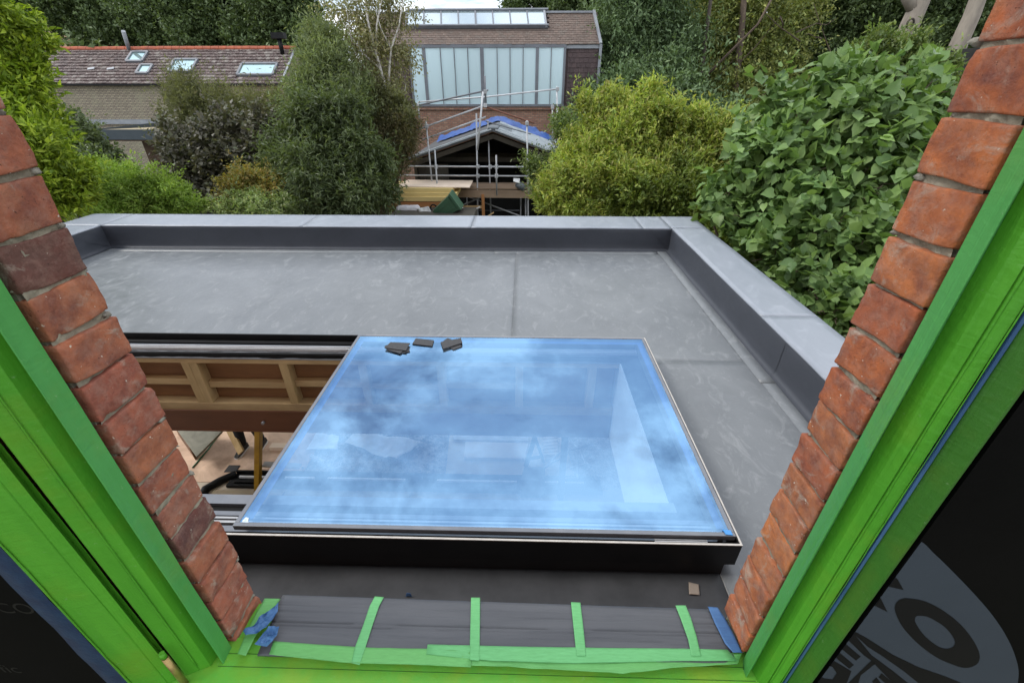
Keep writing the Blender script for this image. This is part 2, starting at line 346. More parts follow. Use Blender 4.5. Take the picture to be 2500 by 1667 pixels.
M['zinc'] = pm('zinc_batten', (.50, .55, .57), (.38, .42, .44), 4, .4, 30, .1, .004)
M['felt'] = pm('roof_felt', (.055, .058, .06), (.09, .09, .09), 3, .8, 30, .2, .006)
M['tarp'] = pm('blue_tarpaulin', (.015, .055, .22), (.03, .09, .32), 4, .4, 30, .3, .01)
M['dark_inside'] = pm('shed_inside_shade', (.02, .02, .018), (.012, .012, .011), 3, .9)
M['shed_board'] = pm('weathered_shed_board', (.075, .066, .05), (.05, .045, .035), 3, .9, 20, .2, .01, stretch=(1,1,.2))
M['scaf_board'] = pm('scaffold_board', (.34, .24, .16), (.24, .17, .11), 5, .85, 30, .2, .005, stretch=(.2,1,1), obj=.15)
M['osb_pale'] = pm('fresh_plywood', (.88, .72, .56), (.78, .62, .48), 3, .75, 40, .1, .003)
M['insul'] = pm('yellow_insulation_board', (.84, .66, .28), (.72, .54, .22), 2.5, .8, 40, .15, .004, stretch=(.3,1,3), obj=.1)
M['ply_orange'] = pm('orange_plywood', (.52, .24, .085), (.40, .17, .06), 3, .7, 40, .1, .003, stretch=(.3,1,2))
M['ply_dark'] = pm('brown_crate', (.20, .10, .05), (.13, .07, .035), 3, .8)
M['bin_green'] = pm('bin_plastic', (.045, .115, .065), (.06, .14, .08), 6, .45, 40, .1, .003)
M['white_bag'] = pm('white_rubble_bag', (.75, .73, .74), (.6, .58, .6), 6, .7, 14, .6, .02)
M['orange'] = pm('orange_netting', (.75, .12, .03), (.6, .09, .02), 9, .7)
M['fence_wood'] = pm('fence_timber', (.15, .11, .08), (.09, .07, .05), 4, .9, 30, .2, .005, stretch=(1,1,.2), obj=.2)
M['fascia'] = pm('blue_grey_fascia', (.035, .05, .06), (.045, .06, .07), 3, .5)
M['sandy'] = pm('sedum_sandy_roof', (.36, .29, .16), (.26, .22, .15), 3, .95, 30, .6, .02)
M['cedar'] = pm('cedar_wall', (.10, .06, .035), (.07, .04, .025), 3, .8)
M['black_glass'] = pm('dark_opening_glass', (.01, .012, .01), (.014, .015, .012), 3, .15, bstr=0)
M['skin'] = pm('skin', (.45, .25, .17), (.40, .22, .15), 9, .6, 80, .1, .001)
M['trousers'] = pm('black_trousers', (.018, .018, .022), (.012, .012, .015), 12, .85, 60, .4, .004)
M['jacket'] = pm('grey_jacket', (.08, .09, .10), (.06, .07, .08), 12, .85, 60, .4, .004)
M['shoe'] = pm('black_shoe', (.02, .02, .02), (.03, .03, .03), 12, .6)
M['sole'] = pm('white_sole', (.8, .8, .78), (.7, .7, .7), 12, .6)
M['hair'] = pm('brown_hair', (.05, .03, .02), (.03, .02, .015), 30, .7)
M['eye'] = pm('eye', (.6, .6, .6), (.55, .55, .55), 3, .3)
def leaf_mat(name, cols, rough=.5, trans=.35, spec=.3, patch=None):
    m, t, p, o = newmat(name); g = t.nodes.new('ShaderNodeNewGeometry'); oi = t.nodes.new('ShaderNodeObjectInfo')
    r = M2(t, 'FRACT', M2(t, 'ADD', g.outputs['Random Per Island'], oi.outputs['Random']))
    c = ramp(t, r, [(i/(len(cols)-1), k) for i, k in enumerate(cols)])
    v = coords(t, 'World'); n = noise_n(t, v, 1.3, 4, .65)
    c = mixc(t, 1.0, c, ramp(t, n, [(.3, .62), (.7, 1.4)]), 'MULTIPLY')
    if patch: c = mixc(t, ramp(t, noise_n(t, v, 1.7, 2, .5), [(patch[0], 0), (patch[0]+.1, .85)]), c, patch[1])
    t.links.new(c, p.inputs['Base Color']); p.inputs['Roughness'].default_value = rough; p.inputs['Specular IOR Level'].default_value = spec
    tl = t.nodes.new('ShaderNodeBsdfTranslucent'); mx = t.nodes.new('ShaderNodeMixShader'); mx.inputs[0].default_value = trans
    t.links.new(mixc(t, 1.0, c, (1.25, 1.3, .6), 'MULTIPLY'), tl.inputs['Color'])
    t.links.new(p.outputs[0], mx.inputs[1]); t.links.new(tl.outputs[0], mx.inputs[2]); t.links.new(mx.outputs[0], o.inputs[0]); return m
L = {}
L['laurel'] = leaf_mat('bright_laurel_leaf', [(0.17, 0.259, 0.028), (0.276, 0.379, 0.039), (0.404, 0.499, 0.055), (0.224, 0.31, 0.033), (0.117, 0.19, 0.022)])
L['fern'] = leaf_mat('ferny_leaf', [(0.161, 0.264, 0.05), (0.253, 0.374, 0.077), (0.207, 0.308, 0.055), (0.322, 0.418, 0.099)])
L['olive'] = leaf_mat('olive_leaf', [(0.13, 0.14, 0.065), (0.18, 0.19, 0.09), (0.14, 0.15, 0.07), (0.21, 0.21, 0.11)])
L['purple'] = leaf_mat('purple_leaf', [(0.083, 0.081, 0.062), (0.121, 0.117, 0.085), (0.143, 0.13, 0.095), (0.094, 0.111, 0.06)], trans=.2)
L['amber'] = leaf_mat('amber_leaf', [(0.28, 0.22, 0.05), (0.2, 0.23, 0.07), (0.38, 0.25, 0.07), (0.17, 0.2, 0.06)])
L['pale'] = leaf_mat('variegated_leaf', [(0.26, 0.33, 0.13), (0.18, 0.26, 0.09), (0.4, 0.43, 0.22)])
L['dark'] = leaf_mat('dark_pointed_leaf', [(0.076, 0.105, 0.046), (0.117, 0.155, 0.066), (0.09, 0.123, 0.055), (0.164, 0.197, 0.093)], rough=.42)
L['willow'] = leaf_mat('greygreen_willow_leaf', [(0.163, 0.2, 0.1), (0.225, 0.275, 0.138), (0.138, 0.175, 0.088), (0.3, 0.338, 0.175)])
L['birch'] = leaf_mat('birch_leaf', [(0.184, 0.196, 0.098), (0.253, 0.253, 0.127), (0.207, 0.184, 0.103), (0.322, 0.287, 0.138)])
L['brown'] = leaf_mat('brown_green_leaf', [(0.09, 0.08, 0.04), (0.14, 0.11, 0.055), (0.08, 0.09, 0.04), (0.17, 0.15, 0.07)])
L['yellow'] = leaf_mat('yellow_green_leaf', [(0.259, 0.334, 0.07), (0.367, 0.432, 0.086), (0.194, 0.285, 0.07), (0.497, 0.519, 0.138), (0.302, 0.272, 0.103)], patch=(.72, (.09, .065, .045)))
L['yellow_low'] = leaf_mat('mid_green_leaf', [(0.13, 0.19, 0.04), (0.18, 0.25, 0.05), (0.24, 0.28, 0.06), (0.11, 0.16, 0.04)])
L['heart'] = leaf_mat('heart_leaf', [(0.117, 0.204, 0.071), (0.161, 0.259, 0.085), (0.222, 0.333, 0.104), (0.135, 0.222, 0.081)], rough=.45, trans=.3)
L['gloss'] = leaf_mat('glossy_shrub_leaf', [(0.09, 0.14, 0.04), (0.14, 0.2, 0.06), (0.24, 0.28, 0.1)], rough=.35)
L['back'] = leaf_mat('backdrop_leaf', [(0.069, 0.106, 0.042), (0.1, 0.144, 0.055), (0.138, 0.188, 0.072), (0.081, 0.119, 0.05)], trans=.25)
L['conifer'] = leaf_mat('conifer_leaf', [(0.088, 0.137, 0.065), (0.128, 0.193, 0.085), (0.16, 0.225, 0.098)], trans=.2)
L['ash'] = leaf_mat('backdrop_ash_leaf', [(0.166, 0.208, 0.067), (0.234, 0.282, 0.092), (0.332, 0.339, 0.101), (0.156, 0.179, 0.067)], trans=.3)
M['bark'] = pm('bark', (.075, .06, .045), (.045, .036, .028), 8, .9, 30, .5, .01, stretch=(1,1,.3))
M['bark_pale'] = pm('pale_bark', (.30, .26, .21), (.20, .17, .14), 5, .9, 30, .5, .01, stretch=(1,1,.3))
M['bark_red'] = pm('reddish_bark', (.12, .085, .06), (.075, .055, .04), 5, .9, 30, .5, .01, stretch=(1,1,.3))
M['bark_birch'] = pm('birch_bark', (.58, .55, .50), (.25, .22, .2), 9, .8, 30, .2, .01, lo=.5, hi=.62)

GROUND = -5.2; ROOF = -2.05
# ------------------------------------------------------------------ ground
g = MB(); g.add([(-300, -60, GROUND-.02), (300, -60, GROUND-.02), (300, 300, GROUND-.02), (-300, 300, GROUND-.02)], [(0, 1, 2, 3)])
tag(g.build('ground', M['soil']), kind='structure')

# ------------------------------------------------------------------ house wall with the window opening
XR, XL, YO = .528, -.691, .6405
YRI, YLI = .539, .534
house = empty('house_wall', (0, .6, GROUND), 'old red brick house wall whose worn reveals frame the open window on both sides', 'wall')
for nm, a, b in (('wall_panel', (-7.2, .505, GROUND), (XL-.222, YO+.007, 5.0)), ('wall_panel', (XR+.222, .505, GROUND), (3.4, YO-.004, 5.0)),
                 ('wall_panel', (XL-.222, .505, GROUND), (XR+.222, YO-.004, -1.2352)), ('wall_panel', (XL-.222, .505, 1.75), (XR+.222, YO-.004, 5.0))):
    MB().box(a, b).build(nm, M['house_brick'], house)
def brick_mesh(seed, L_, W, H):
    rnd = random.Random(seed); 
    bm = bmesh.new(); bmesh.ops.create_cube(bm, size=1)
    bmesh.ops.subdivide_edges(bm, edges=bm.edges[:], cuts=9, use_grid_fill=True)
    off = Vector((seed*3.1, seed*1.7, seed*.9)); r = .0022
    chips = [(Vector((rnd.choice((-.5, .5))*L_, rnd.choice((-.5, .5))*W, rnd.choice((-.5, .5))*H))+Vector((0, rnd.uniform(-.3, .3)*W, 0)), rnd.uniform(.006, .013)) for _ in range(5)]
    for v in bm.verts:
        q0 = []
        for cc, dim in zip(v.co, (L_, W, H)):
            a_ = abs(cc); dl = .0032/dim
            if a_ < .499: a_ = min(a_/.4*(.5-dl), .5-dl)
            q0.append(math.copysign(a_, cc)*dim)
        p = Vector(q0)
        inner = Vector((max(-L_/2+r, min(L_/2-r, p.x)), max(-W/2+r, min(W/2-r, p.y)), max(-H/2+r, min(H/2-r, p.z))))
        d = p-inner
        if d.length > 1e-6: p = inner+d.normalized()*r
        nn = (p/Vector((L_, W, H)).length).normalized()
        h = mnoise.noise(p*28+off)*.0014+mnoise.noise(p*75+off)*.0009
        edge = d.length > 1e-6
        p = p+nn*(h*(1.7 if edge else 1))
        for c, cr in chips:
            q = p-c
            if q.length < cr: p = p-c.normalized()*(cr-q.length)*.55
        # slight warp
        p.z += .0018*math.sin(p.y*30+seed); v.co = p
    me = bpy.data.meshes.new('brick'); bm.to_mesh(me); bm.free()
    me.polygons.foreach_set('use_smooth', [True]*len(me.polygons)); return me
BM_R = [brick_mesh(i+1, .213, .1015, .0668) for i in range(7)]
BM_L = [brick_mesh(i+20, .213, .1065, .0668) for i in range(7)]
for me in BM_R: me.materials.append(M['brick'])
for me in BM_L: me.materials.append(M['brick_pink'])
dark_me = [m.copy() for m in BM_L[:2]]
for m_ in dark_me: m_.materials.clear(); m_.materials.append(M['brick_dark'])
rb = random.Random(4)
mr, ml, lumps = MB(), MB(), MB()
for side, x0, z0, yi, YO, meshes, sg in (('R', XR, .04, YRI, .6405, BM_R, 1), ('L', XL, -.034, .5425, .6515, BM_L, -1)):
    for k in range(-19, 16):
        ztop = z0-.075*(k)              # joint above the brick
        zc_ = ztop-.0375
        if zc_ > 1.4 or zc_ < -1.2: continue
        me = rb.choice(meshes)
        o = bpy.data.objects.new('brick', me)
        if sg < 0 and k in (2, ): o.data = dark_me[0]; o['label'] = 'dark burnt brick speckled with white paint'
        if sg < 0 and k in (10,): o.data = dark_me[1]
        col.objects.link(o); o.parent = house
        wob = rb.uniform(-.0035, .0035)
        o.location = Vector((x0+sg*(.1065)+wob, (yi+YO)/2+rb.uniform(-.002, .002), zc_))-Vector(house.location)
        o.rotation_euler = (rb.uniform(-.02, .02)+(math.pi if rb.random() < .5 else 0), rb.uniform(-.015, .015), rb.uniform(-.02, .02)+(math.pi if rb.random() < .5 else 0))
        # lump of squeezed mortar at the outer corner of the joint
        if rb.random() < .85:
            c = Vector((x0+sg*rb.uniform(.004, .02), YO-rb.uniform(-.004, .012), ztop+.001)); s = rb.uniform(.0045, .008)
            vs = []
            for a in range(5):
                for b in range(8):
                    ph, th = math.pi*a/4, 2*math.pi*b/8
                    q = Vector((math.sin(ph)*math.cos(th)*1.5, math.sin(ph)*math.sin(th), math.cos(ph)*.8))*s
                    q *= 1+.9*mnoise.noise(q*190+c*60); vs.append(c+q)
            lumps.add(vs, [(a*8+b, a*8+(b+1) % 8, (a+1)*8+(b+1) % 8, (a+1)*8+b) for a in range(4) for b in range(8)])
    # recessed mortar, a rough face
    mb = mr if sg > 0 else ml
    nz_, ny_ = 520, 14
    xf = x0+sg*.0070
    def mp_(j, i):
        z = -1.235+(1.75+1.235)*j/nz_; y = (yi+.004)+(YO-.006-yi-.004)*i/ny_
        h = mnoise.noise(Vector((y*60, z*60, sg*3)))*.004+mnoise.noise(Vector((y*160, z*160, sg)))*.0022
        return (xf+sg*h, y, z)
    vs = [mp_(j, i) for j in range(nz_+1) for i in range(ny_+1)]
    fs = [(j*(ny_+1)+i, j*(ny_+1)+i+1, (j+1)*(ny_+1)+i+1, (j+1)*(ny_+1)+i) for j in range(nz_) for i in range(ny_)]
    mb.add(vs, fs)
    mb.box((x0+sg*.016, yi+.004, -1.235), (x0+sg*.222, YO-.008, 1.75))
    mb.build('mortar', M['mortar'], house)
lumps.build('mortar_lump', M['mortar_lump'], house, smooth=True)
# lintel course above the opening
MB().box((XL-.2215, .51, 1.301), (XR+.2215, YO-.006, 1.745)).build('lintel', M['house_brick'], house)

# ------------------------------------------------------------------ window: frame, casements with black film, taped sill
win = empty('window', (-.08, .48, -1.17), 'wide open window wrapped in bright green masking tape, casements folded inwards', 'window')
def extrude(profile, z0, z1, name, mat, parent, wob=0, bevel=0, nz=1, closed=True, seed=0):
    n = len(profile); vs = []; fs = []
    for j in range(nz+1):
        z = z0+(z1-z0)*j/nz
        for i, (x, y) in enumerate(profile):
            dx = mnoise.noise(Vector((z*5+i*7.3, seed, 0)))*wob
            vs.append((x+dx, y+dx*.5, z))
    m_ = n if closed else n-1
    for j in range(nz):
        for i in range(m_): fs.append((j*n+i, j*n+(i+1) % n, (j+1)*n+(i+1) % n, (j+1)*n+i))
    if closed: fs += [tuple(range(n-1, -1, -1)), tuple(nz*n+i for i in range(n))]
    b = MB().add(vs, fs); return b.build(name, mat, parent, bevel=bevel)
Z0, Z1 = -1.172, 1.30
# right jamb: reveal bead in lit green, dark groove, two taped faces
extrude([(.5275, .5295), (.524, .512), (.5205, .4965), (.5225, .4955), (.5232, .5115), (.56, .5125), (.60, .5125), (.60, .5295)], Z0, Z1, 'frame_bead', M['green_lit'], win, .0012, .0015, 60)
extrude([(.541, .5118), (.5445, .4885), (.5465, .4855), (.5515, .4745), (.5535, .4775), (.5575, .4685), (.566, .4635), (.570, .51), (.56, .512)], Z0, Z1, 'frame_jamb', M['green'], win, .0008, .0008, 40, seed=3)
extrude([(.5690, .4605), (.5702, .4572), (.5735, .462), (.572, .468)], Z0, Z1, 'blue_strip', M['blue_strip'], win, .001, 0, 60, seed=5)
# left jamb
extrude([(-.6905, .5285), (-.691, .510), (-.690, .4945), (-.6915, .4935), (-.6920, .5095), (-.74, .5115), (-.80, .5115), (-.80, .5285)], Z0, Z1, 'frame_bead', M['green_lit'], win, .0012, .0015, 60, seed=7)
extrude([(-.7125, .5105), (-.7165, .4880), (-.719, .4870), (-.735, .4795), (-.7365, .4815), (-.7385, .4785), (-.7595, .4685), (-.764, .4690), (-.766, .510), (-.74, .511)], Z0, Z1, 'frame_jamb', M['green'], win, .0008, .0008, 40, seed=9)
extrude([(-.767, .5115), (-.83, .5115), (-.83, .518), (-.767, .518)], Z0, Z1, 'rebate', M['green_shaded'], win)
# casements
cr = extrude([(.5760, .4700), (.5748, .4600), (.5790, .4560), (.5835, .4455), (.5870, .4380), (.5885, .4345), (.600, .440), (.605, .47), (.58, .475)], -1.34, 1.28, 'casement_stile', M['green_shaded'], win, .0012, .0012, 60, seed=11)
MB().box((.6051, .440, -1.34), (1.55, .475, -1.29)).build('casement_rail', M['green_shaded'], win)
extrude([(.6055, .4385), (1.55, .4385), (1.55, .446), (.6055, .446)], -1.2895, 1.28, 'black_film', M['black_film'], cr)
cl = extrude([(-.7900, .4740), (-.7755, .4610), (-.7790, .4580), (-.7850, .4545), (-.7895, .4518), (-.7912, .4535), (-.7925, .4508), (-.8500, .4340), (-.8520, .4380), (-.853, .47), (-.78, .475)], -1.34, 1.28, 'casement_stile', M['green'], win, .0010, .0012, 60, seed=13)
MB().box((-1.75, .445, -1.34), (-.8531, .475, -1.29)).build('casement_rail', M['green_shaded'], win)
extrude([(-1.75, .4455), (-.8535, .4455), (-.8535, .452), (-1.75, .452)], -1.2895, 1.28, 'black_film', M['black_film'], cl)
nb = 50
vs = []; fs = []
for j in range(nb+1):
    z = -1.28+2.5*j/nb
    for i in range(5):
        w = .050+.018*mnoise.noise(Vector((z*5, 1, 0)))
        x = -.872-w*i/4+.004*mnoise.noise(Vector((z*9, i, 3))); y = .4440-.003*math.sin(math.pi*i/4)-.0015*mnoise.noise(Vector((z*14, i*.7, 8)))
        vs.append((x, y, z))
for j in range(nb):
    for i in range(4): fs.append((j*5+i, j*5+i+1, (j+1)*5+i+1, (j+1)*5+i))
MB().add(vs, fs).build('blue_film_edge', M['blue_film'], cl, smooth=True)
# printed mark on the right film: grey oval, ring letter, slivers of lettering
YP = .4380
def prn(name, pts, mat, lift, holes=None):
    P = [at(1900+x/3.92, 1280+y/3.92, y=YP-lift) for x, y in pts]
    def clip(Q, xm=.607):
        out = []
        for i in range(len(Q)):
            a, c = Q[i], Q[(i+1) % len(Q)]
            if a.x >= xm: out.append(a)
            if (a.x-xm)*(c.x-xm) < 0: out.append(a.lerp(c, (xm-a.x)/(c.x-a.x)))
        return out
    if not holes: P = clip(P)
    if len(P) < 3: return
    b = MB(); n = len(P)
    if holes:
        H = [at(1900+x/3.92, 1280+y/3.92, y=YP-lift) for x, y in holes]
        b.add(P+H, [(i, (i+1) % n, n+(i+1) % n, n+i) for i in range(n)])
    else: b.add(P, [tuple(range(n))])
    b.build(name, mat, cr)
def cat(pts, k=6):
    out = []; n = len(pts)
    for i in range(n):
        p0, p1, p2, p3 = [Vector((*pts[(i+j-1) % n], 0)) for j in range(4)]
        for s in range(k):
            t = s/k; q = .5*((2*p1)+(p2-p0)*t+(2*p0-5*p1+4*p2-p3)*t*t+(3*p1-p0-3*p2+p3)*t**3); out.append((q.x, q.y))
    return out
prn('oval_print', cat([(1320,150),(1500,285),(1700,480),(1900,690),(2060,880),(2190,1080),(2275,1280),(2300,1450),(2240,1640),(2000,1800),(1500,1950),(900,1950),(300,1850),(100,1500),(300,1000),(600,600),(1000,250)]), M['print_grey'], .0005)
ro = cat([(1250,705),(1400,732),(1560,810),(1720,930),(1850,1080),(1925,1230),(1905,1330),(1790,1370),(1650,1330),(1500,1260),(1330,1130),(1200,990),(1130,860),(1120,770),(1170,715)])
ri = cat([(1345,872),(1430,882),(1530,935),(1600,985),(1665,1060),(1692,1125),(1670,1170),(1610,1187),(1545,1170),(1480,1130),(1400,1060),(1345,990),(1312,930),(1310,895),(1322,878)])
prn('ring_print', ro, M['print_dark'], .001, ri)
def prd(name, pts): prn(name, pts, M['print_dark'], .001)
prd('letter_print', [(900,330),(1095,475),(1145,525),(1200,625),(1040,590),(800,500)])
prd('letter_print', [(800,600),(925,685),(975,690),(1045,835),(890,760),(700,680)])
prd('swoosh_print', [(600,960),(700,1005),(850,1085),(1100,1245),(1350,1365),(1600,1450),(1760,1517),(1850,1600),(1450,1600),(1200,1400),(1000,1260),(860,1170),(740,1060),(890,1245),(1100,1400),(1350,1600),(1180,1600),(890,1300),(820,1250),(640,1075),(500,950)])
for dx, dy in ((0, 0), (-65, 78)):
    prd('letter_print', [(540+dx,1060+dy),(640+dx,1135+dy),(790+dx,1262+dy),(745+dx,1300+dy),(590+dx,1175+dy),(500+dx,1100+dy)])
prd('letter_print', [(890,1300),(670,1517),(620,1600),(740,1600),(790,1440),(930,1330)])
prd('letter_print', [(700,1400),(480,1270),(430,1340),(520,1360),(560,1420),(520,1480),(440,1470),(360,1420),(330,1517),(560,1600),(640,1560)])
prd('letter_print', [(990,1420),(1130,1540),(1180,1600),(1120,1600),(960,1460)])
prd('letter_print', [(940,1460),(1020,1560),(1040,1600),(960,1600),(900,1500)])
# faint lettering on the left film
def textmesh(s, size):
    c = bpy.data.curves.new('t', 'FONT'); c.body = s; c.size = size; c.extrude = 0; o = bpy.data.objects.new('t', c); col.objects.link(o)
    bpy.context.view_layer.update(); me = bpy.data.meshes.new_from_object(o); bpy.data.objects.remove(o); me.materials.clear(); return me
for s, u, v, sz in (('CO', 0, 1495, .05), ('fic', 8, 1640, .05)):
    me = textmesh(s, sz); me.transform(Matrix.Rotation(math.pi/2, 4, 'X')); p = at(u, v, y=.4450)
    me.transform(Matrix.Translation(p)); link('film_lettering', me, M['print_faint'], cl)
def flap(pts0, pts1, seed, mat):
    vs = []; n = 90
    for j in range(n+1):
        z = -1.15+2.4*j/n; a = Vector((*pts0, z)); b_ = Vector((*pts1, z)); w = .55+.45*mnoise.noise(Vector((z*6, seed, 0)))+.25*mnoise.noise(Vector((z*23, seed, 4)))
        e = a.lerp(b_, max(w, .12)); vs += [a, a.lerp(e, .5)+Vector((0, -.0006-.0006*mnoise.noise(Vector((z*40, seed, 1))), 0)), e+Vector((0, -.0004-.0016*max(0, mnoise.noise(Vector((z*8, seed, 7)))), 0))]
    o = MB().add(vs, [(j*3+k, j*3+k+1, j*3+k+4, j*3+k+3) for j in range(n) for k in range(2)]).build('tape_flap', mat, win, smooth=True)
    m = o.modifiers.new('s', 'SOLIDIFY'); m.thickness = .0004
flap((.5540, .4752), (.5562, .4705), 2.0, M['green']); flap((.5662, .4617), (.5640, .4632), 6.0, M['green'])
flap((-.7330, .4785), (-.7385, .4770), 3.0, M['green']); flap((-.8490, .4330), (-.8420, .4350), 8.0, M['green'])
# brass hinge in the left gap
hx, hy = -.752, .452
b = MB().tube([(hx, hy, -1.052), (hx, hy, -1.035)], .0055, 12); tube_smooth(b.build('hinge_finial', M['green'], win))
b = MB().tube([(hx, hy, -1.20), (hx, hy, -1.053)], .0065, 12); h_ = b.build('hinge', M['brass'], win); tube_smooth(h_)
# sill
MB().box((-.80, .30, -1.235), (.62, .552, -1.172)).build('inner_sill', M['sill_green'], win, bevel=.004)
MB().add([(XL+.001, .5525, -1.176), (XR-.001, .5525, -1.176), (XR-.001, .640, -1.186), (XL+.001, .640, -1.186), (XL+.001, .5525, -1.232), (XR-.001, .5525, -1.232), (XR-.001, .640, -1.232), (XL+.001, .640, -1.232)],
         [(0,1,2,3),(4,7,6,5),(0,4,5,1),(1,5,6,2),(2,6,7,3),(3,7,4,0)]).build('outer_sill', M['sill_green'], win)
for yy in (.488, .515): MB().box((-.70, yy, -1.1722), (.54, yy+.0012, -1.1712)).build('sill_tape_edge', M['green_shaded'], win)

# black board laid over the sill, its tapes
sc = empty('sill_cover', (0, .6, -1.15), 'black ribbed board laid over the window sill under strips of green tape', 'board')
def cover_pt(s, t):      # s 0..1 across, t 0 near .. 1 far
    A, B = at(628, 1598, z=-1.146), at(1800, 1618, z=-1.146); D, C_ = at(690, 1449, z=-1.156), at(1738, 1484, z=-1.156)
    p = (A*(1-s)+B*s)*(1-t)+(D*(1-s)+C_*s)*t
    return p
nx, ny = 90, 60; vs = []
grooves = [(.33, .003), (.37, .0016), (.52, .004), (.455, .003), (.69, .0022), (.80, .0012)]
for j in range(ny+2):
    t = min(j/ny, 1)
    for i in range(nx+1):
        s = i/nx; p = cover_pt(s, t).copy()
        h = .0012*mnoise.noise(Vector((s*3, t*14, 1)))+.0004*mnoise.noise(Vector((s*9, t*70, 2)))
        for g0, d in grooves:
            gg = g0+.012*mnoise.noise(Vector((s*2.3, g0*20, 0))); h -= d*math.exp(-((t-gg)/.008)**2)*(1 if (s*7+g0*9) % 3 > .7 else .35)
        if t > .9: h -= (t-.9)**2*.5
        p.z += h
        if j > ny: p.z -= .02; p.y += .001
        vs.append(p)
fs = [(j*(nx+1)+i, j*(nx+1)+i+1, (j+1)*(nx+1)+i+1, (j+1)*(nx+1)+i) for j in range(ny+1) for i in range(nx)]
M['cover'] = pm('black_ribbed_board', (.055, .056, .062), (.085, .086, .092), 7, .52, 60, .25, .002, stretch=(.35, 3, 1), dist=.6, detail=9, rvar=.1)
o = MB().add(vs, fs).build('board', M['cover'], sc, smooth=True)
m_ = o.modifiers.new('s', 'SOLIDIFY'); m_.thickness = .006; m_.offset = -1 if o.data.polygons[0].normal.z > 0 else 1
def on_cover(u, v, lift=.0012):
    return at(u, v, z=-1.146-.010*max(0, min(1, (1600-v)/145.))+lift)
def tape(name, pts_l, pts_r, mat, label=None, group=None, parent=None, lift=.0016, amp=.0004, curl=0):
    """a strip whose two long edges run through photograph points, lying on the board"""
    def resample(P, n=24):
        P = [Vector(p) for p in P]; out = []
        for k in range(n+1):
            t = k/n*(len(P)-1); i = min(int(t), len(P)-2); out.append(P[i].lerp(P[i+1], t-i))
        return out
    a = resample([on_cover(u, v, lift) for u, v in pts_l]); b = resample([on_cover(u, v, lift) for u, v in pts_r]); n = len(a); m = 6; vs = []
    for i in range(n):
        for k in range(m+1):
            p = a[i].lerp(b[i], k/m); p.z += amp*mnoise.noise(p*90)+amp*.6*mnoise.noise(p*260)+(curl*max(0, (k/m-.6))**2*(mnoise.noise(p*25)+.8) if curl else 0)
            vs.append(p)
    fs = [(i*(m+1)+k, i*(m+1)+k+1, (i+1)*(m+1)+k+1, (i+1)*(m+1)+k) for i in range(n-1) for k in range(m)]
    o = MB().add(vs, fs).build(name, mat, parent, smooth=True)
    mm = o.modifiers.new('s', 'SOLIDIFY'); mm.thickness = .0004; mm.offset = 0
    if label: tag(o, label, 'tape', group)
    return o
G = 'green tape strips across the black sill board'
tape('tape_strip', [(915,1455),(902,1480),(885,1530),(866,1580),(858,1618)], [(937,1457),(925,1480),(908,1530),(892,1580),(878,1622)], M['tape'], 'leftmost short green tape strip, leaning right over the black sill board', G, lift=.0026)
tape('tape_strip', [(1150,1458),(1149,1500),(1147,1580),(1147,1610)], [(1172,1458),(1172,1500),(1171,1580),(1170,1612)], M['tape'], 'upright short green tape strip second from the left, on the black sill board', G, lift=.0026)
tape('tape_strip', [(1394,1469),(1399,1520),(1405,1577),(1408,1600)], [(1417,1470),(1423,1520),(1429,1577),(1431,1600)], M['tape'], 'short green tape strip just right of the middle of the black sill board', G, lift=.0026)
tape('tape_strip', [(1649,1477),(1662,1510),(1680,1560),(1688,1600)], [(1674,1477),(1686,1505),(1700,1550),(1712,1600)], M['tape'], 'rightmost short green tape strip, leaning left beside the blue tape', G, lift=.0026)
G2 = 'long green tapes along the near edge of the sill board'
tape('long_tape', [(668,1564),(740,1570),(900,1580),(1045,1583),(1150,1590)], [(657,1597),(740,1607),(850,1618),(1000,1622),(1150,1628)], M['tape_under'], 'long crumpled green tape along the left half of the board edge', G2, amp=.0012, curl=.01)
tape('long_tape', [(1044,1572),(1250,1577),(1500,1581),(1650,1582),(1776,1585)], [(1041,1596),(1200,1612),(1400,1618),(1650,1613),(1800,1612)], M['tape'], 'long green tape over the right half of the board edge, torn at its left end', G2, lift=.0020, amp=.0010)
tape('long_tape', [(1100,1600),(1300,1610),(1500,1614),(1700,1600),(1812,1592)], [(1120,1622),(1300,1632),(1520,1645),(1640,1632),(1800,1622)], M['tape_under'], 'loose lower green tape lifting off the sill at the right', G2, lift=-.001, amp=.0022, curl=.03)
tape('blue_tape_strip', [(1728,1480),(1745,1520),(1770,1570),(1790,1592)], [(1752,1482),(1768,1505),(1790,1545),(1812,1592)], M['blue_tape'], 'flat blue tape strip against the right brick reveal', None, lift=.003)
tape('green_corner_tape', [(646,1460),(625,1495),(600,1545),(580,1595)], [(686,1461),(650,1505),(622,1555),(600,1600)], M['tape_under'], 'green tape patch at the left end of the sill beside the bricks', None, lift=-.004)
